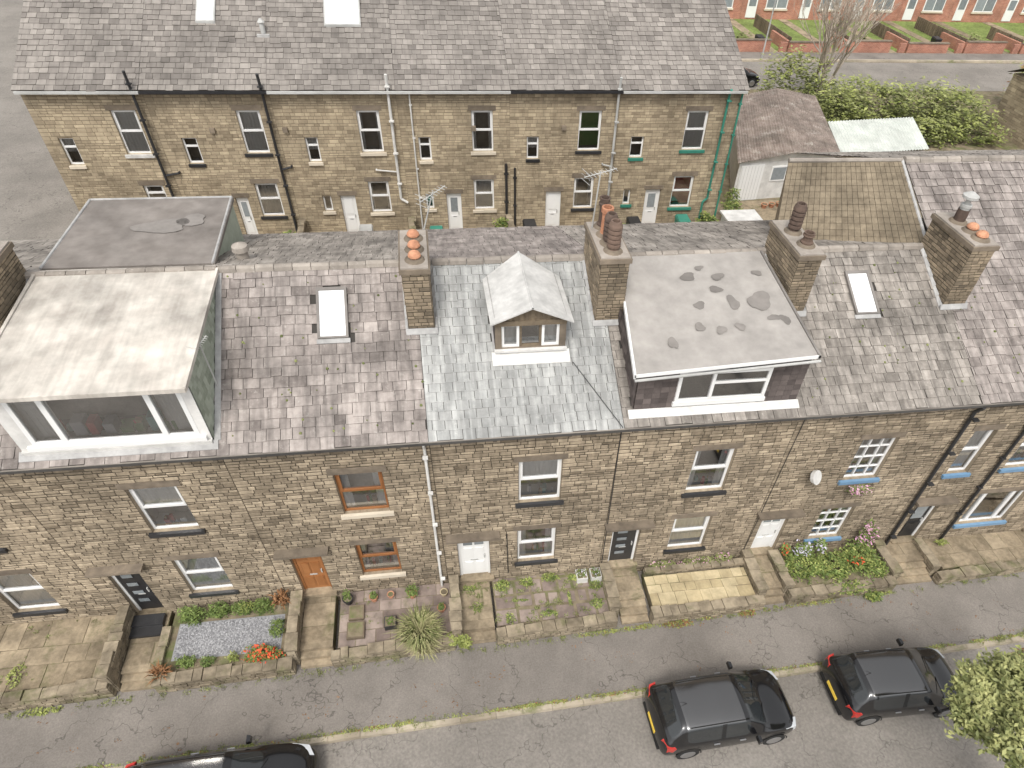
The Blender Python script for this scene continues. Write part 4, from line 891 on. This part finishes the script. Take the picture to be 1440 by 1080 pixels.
def car(name,x,y,ang,L=3.95,Wd=1.74,Ht=1.46,paint=PAINT):
    e=empty(name);kx=L/3.95;kw=Wd/1.74;kz=Ht/1.46
    st=[(-1.975,.60,.34,.55,(.50,.60),(.30,.62),.63),
        (-1.93,.76,.24,.70,(.68,.78),(.40,.82),.83),
        (-1.86,.83,.20,.84,(.72,.94),(.42,.97),.98),
        (-1.78,.85,.19,.90,(.71,1.02),(.42,1.05),1.06),
        (-1.50,.865,.18,.93,(.64,1.34),(.40,1.38),1.39),
        (-1.38,.87,.18,.935,(.62,1.385),(.40,1.43),1.44),
        (-1.05,.87,.18,.935,(.62,1.405),(.40,1.45),1.46),
        (-.42,.87,.18,.93,(.62,1.41),(.40,1.455),1.465),
        (-.32,.87,.18,.93,(.62,1.41),(.40,1.455),1.465),
        (.22,.87,.18,.925,(.62,1.385),(.40,1.43),1.44),
        (.36,.87,.18,.92,(.62,1.34),(.40,1.39),1.40),
        (.92,.865,.18,.905,(.70,.98),(.44,1.03),1.045),
        (1.02,.86,.18,.90,(.72,.93),(.44,.975),.99),
        (1.40,.85,.18,.86,(.70,.89),(.44,.93),.94),
        (1.72,.80,.19,.76,(.64,.80),(.40,.84),.85),
        (1.88,.70,.22,.62,(.56,.66),(.36,.69),.70),
        (1.965,.52,.30,.46,(.42,.50),(.28,.52),.53)]
    verts=[];faces=[];mi=[];ring=[]
    for (X,w,zl,zb_,f,g,h) in st:
        half=[(0,zl),(w*.86,zl),(w*.98,zl+.14),(w,(zl+zb_)/2+.04),(w*.975,zb_-.03),(w*.93,zb_),f,g,(0,h)]
        pts=half+[(-a,b) for a,b in half[-2:0:-1]]
        ring.append([len(verts)+i for i in range(len(pts))]);verts+=[(X*kx,a*kw,b*kz) for a,b in pts]
    nR=len(ring[0])
    for i in range(len(ring)-1):
        xa,xb=st[i][0],st[i+1][0]
        for j in range(nR):
            jj=(j+1)%nR
            faces.append((ring[i][j],ring[i+1][j],ring[i+1][jj],ring[i][jj]))
            jm=j if j<8 else 15-j
            m=0
            if jm==5:
                if xa>=-1.4 and xb<=.37: m=1
                if xa>=-.43 and xb<=-.31: m=2
            if jm in(6,7):
                if xa>=.35 and xb<=.93: m=1
                if xa>=-1.79 and xb<=-1.49: m=1
                if xa>=-1.4 and xb<=.23: m=3
            mi.append(m)
    faces.append(tuple(ring[0][::-1]));mi.append(0);faces.append(tuple(ring[-1]));mi.append(0)
    me=bpy.data.meshes.new('body');me.from_pydata(verts,[],[f[::-1] for f in faces])
    for m in(paint,CGL,TRIM,ROOFP): me.materials.append(m)
    me.polygons.foreach_set('material_index',mi);me.polygons.foreach_set('use_smooth',[True]*len(faces))
    body=bpy.data.objects.new('body',me);sc.collection.objects.link(body);body.parent=e
    sub=body.modifiers.new('s','SUBSURF');sub.levels=2;sub.render_levels=2
    bm=bmesh.new();bm.from_mesh(me);cl=bm.edges.layers.float.new('crease_edge')
    for ed in bm.edges:
        ms={f.material_index for f in ed.link_faces}
        if len(ms)>1: ed[cl]=.75
    bmesh.ops.recalc_face_normals(bm,faces=bm.faces)
    bm.to_mesh(me);bm.free()
    mb=MB()
    for wx in(-1.22,1.22):
        for sy in(-1,1):
            X=wx*kx
            mb.cyl((X,sy*.60*kw,.31),(X,sy*.872*kw,.31),.31,.31,TYRE,24);mb.cyl((X,sy*.873*kw,.31),(X,sy*.885*kw,.31),.21,.19,RIM,16)
            for k in range(12):
                t0=math.pi*k/12;t1=math.pi*(k+1)/12;ra,rb=.33,.37
                o=sy*.876*kw
                mb.face([(X+ra*math.cos(t0),o,.31+ra*math.sin(t0)),(X+rb*math.cos(t0),o,.31+rb*math.sin(t0)),(X+rb*math.cos(t1),o,.31+rb*math.sin(t1)),(X+ra*math.cos(t1),o,.31+ra*math.sin(t1))],TRIM)
    mb.build('wheels',e,shear=False)
    mb=MB()
    for sy in(-1,1):
        mb.hexa([(x_*kx,y_*kw,z_*kz) for x_,y_,z_ in [(-1.955,sy*.54,.62),(-1.86,sy*.82,.62),(-1.70,sy*.85,.64),(-1.84,sy*.54,.64),(-1.93,sy*.56,.85),(-1.85,sy*.82,.88),(-1.66,sy*.865,.90),(-1.80,sy*.57,.90)]],TAIL)
        mb.hexa([(x_*kx,y_*kw,z_*kz) for x_,y_,z_ in [(1.62,sy*.52,.60),(1.88,sy*.52,.60),(1.79,sy*.76,.60),(1.5,sy*.82,.62),(1.60,sy*.52,.82),(1.89,sy*.50,.70),(1.78,sy*.74,.74),(1.44,sy*.80,.83)]],HEAD)
        c=Vector((.55*kx,sy*.98*kw,.96*kz))
        mb.hexa([(c.x-.05,c.y-.1,c.z-.06),(c.x+.07,c.y-.08,c.z-.06),(c.x+.07,c.y+.08,c.z-.06),(c.x-.05,c.y+.1,c.z-.06),(c.x-.04,c.y-.09,c.z+.07),(c.x+.05,c.y-.07,c.z+.06),(c.x+.05,c.y+.07,c.z+.06),(c.x-.04,c.y+.09,c.z+.07)],paint)
        for hx in(-.62,.1): mb.box(hx*kx,(hx+.16)*kx,min(sy*.865*kw,sy*.89*kw),max(sy*.865*kw,sy*.89*kw),.80*kz,.83*kz,RIM)
        mb.cyl((-1.3*kx,sy*.60*kw,1.435*kz),(.2*kx,sy*.60*kw,1.435*kz),.014,.014,TRIM,6)
    mb.box(-1.99*kx,-1.965*kx,-.26,.26,.42*kz,.53*kz,PLATE);mb.box(-1.975*kx,-1.9*kx,-.6*kw,.6*kw,.22,.34,TRIM)
    mb.box(1.955*kx,1.985*kx,-.26,.26,.32,.42,WHITE)
    mb.cyl((-1.2*kx,0,1.45*kz),(-1.42*kx,0,1.62*kz),.008,.004,TRIM,6)
    for sy in(-.3,.3): mb.cyl((1.0*kx,sy+.2,1.0*kz),(.8*kx,sy-.3,1.16*kz),.012,.008,TRIM,5)
    mb.build('trim',e,shear=False)
    e.location=(x,y,-.635+S*x);e.rotation_euler=(0,math.atan(-S),ang)
    return e
car('parked_car',6.26,-4.64,.03,L=3.95)
car('parked_car',11.52,-4.5,-.02,L=3.75,Wd=1.7)
car('parked_car',-6.75,-5.1,.02,L=4.7,Wd=1.8)
far=car('parked_car',23.2,38.8,.0);far.location.z=1.9+S*23.2
# ------------------------------------------------------------------ light, world, camera
w=bpy.data.worlds.new('World');sc.world=w;w.use_nodes=True;nt=w.node_tree
bg=nt.nodes['Background'];sky=nn(nt,'ShaderNodeTexSky');sky.sky_type='NISHITA';sky.sun_disc=False
el,az=math.radians(58),math.radians(200)
sky.sun_elevation=el;sky.sun_rotation=az;sky.dust_density=4;sky.air_density=1
hs=nn(nt,'ShaderNodeHueSaturation');hs.inputs['Saturation'].default_value=.08;hs.inputs['Value'].default_value=1.5
nt.links.new(sky.outputs[0],hs.inputs['Color']);nt.links.new(hs.outputs[0],bg.inputs[0]);bg.inputs[1].default_value=.15
sd=bpy.data.lights.new('sun','SUN');sd.energy=1.5;sd.angle=math.radians(12);sd.color=(1,.93,.82)
so=bpy.data.objects.new('sun',sd);sc.collection.objects.link(so)
dirv=Vector((math.sin(az)*math.cos(el),math.cos(az)*math.cos(el),math.sin(el)))
so.rotation_euler=dirv.to_track_quat('Z','Y').to_euler()
cd=bpy.data.cameras.new('camera');co=bpy.data.objects.new('camera',cd);sc.collection.objects.link(co)
ya,pi_,ro,f=.1265,.7554,-.0068,917.38
fw=Vector((math.sin(ya)*math.cos(pi_),math.cos(ya)*math.cos(pi_),-math.sin(pi_)));r=Vector((math.cos(ya),-math.sin(ya),0));u=r.cross(fw)
r2=r*math.cos(ro)+u*math.sin(ro);u2=-r*math.sin(ro)+u*math.cos(ro)
M=Matrix((r2,u2,-fw)).transposed().to_4x4();M.translation=Vector((-.1781,-10.7145,18.34))
co.matrix_world=M;cd.sensor_width=36;cd.lens=36*f/1440;cd.clip_end=2000
sc.camera=co
sc.view_settings.view_transform='Standard';sc.view_settings.look='None';sc.view_settings.exposure=0
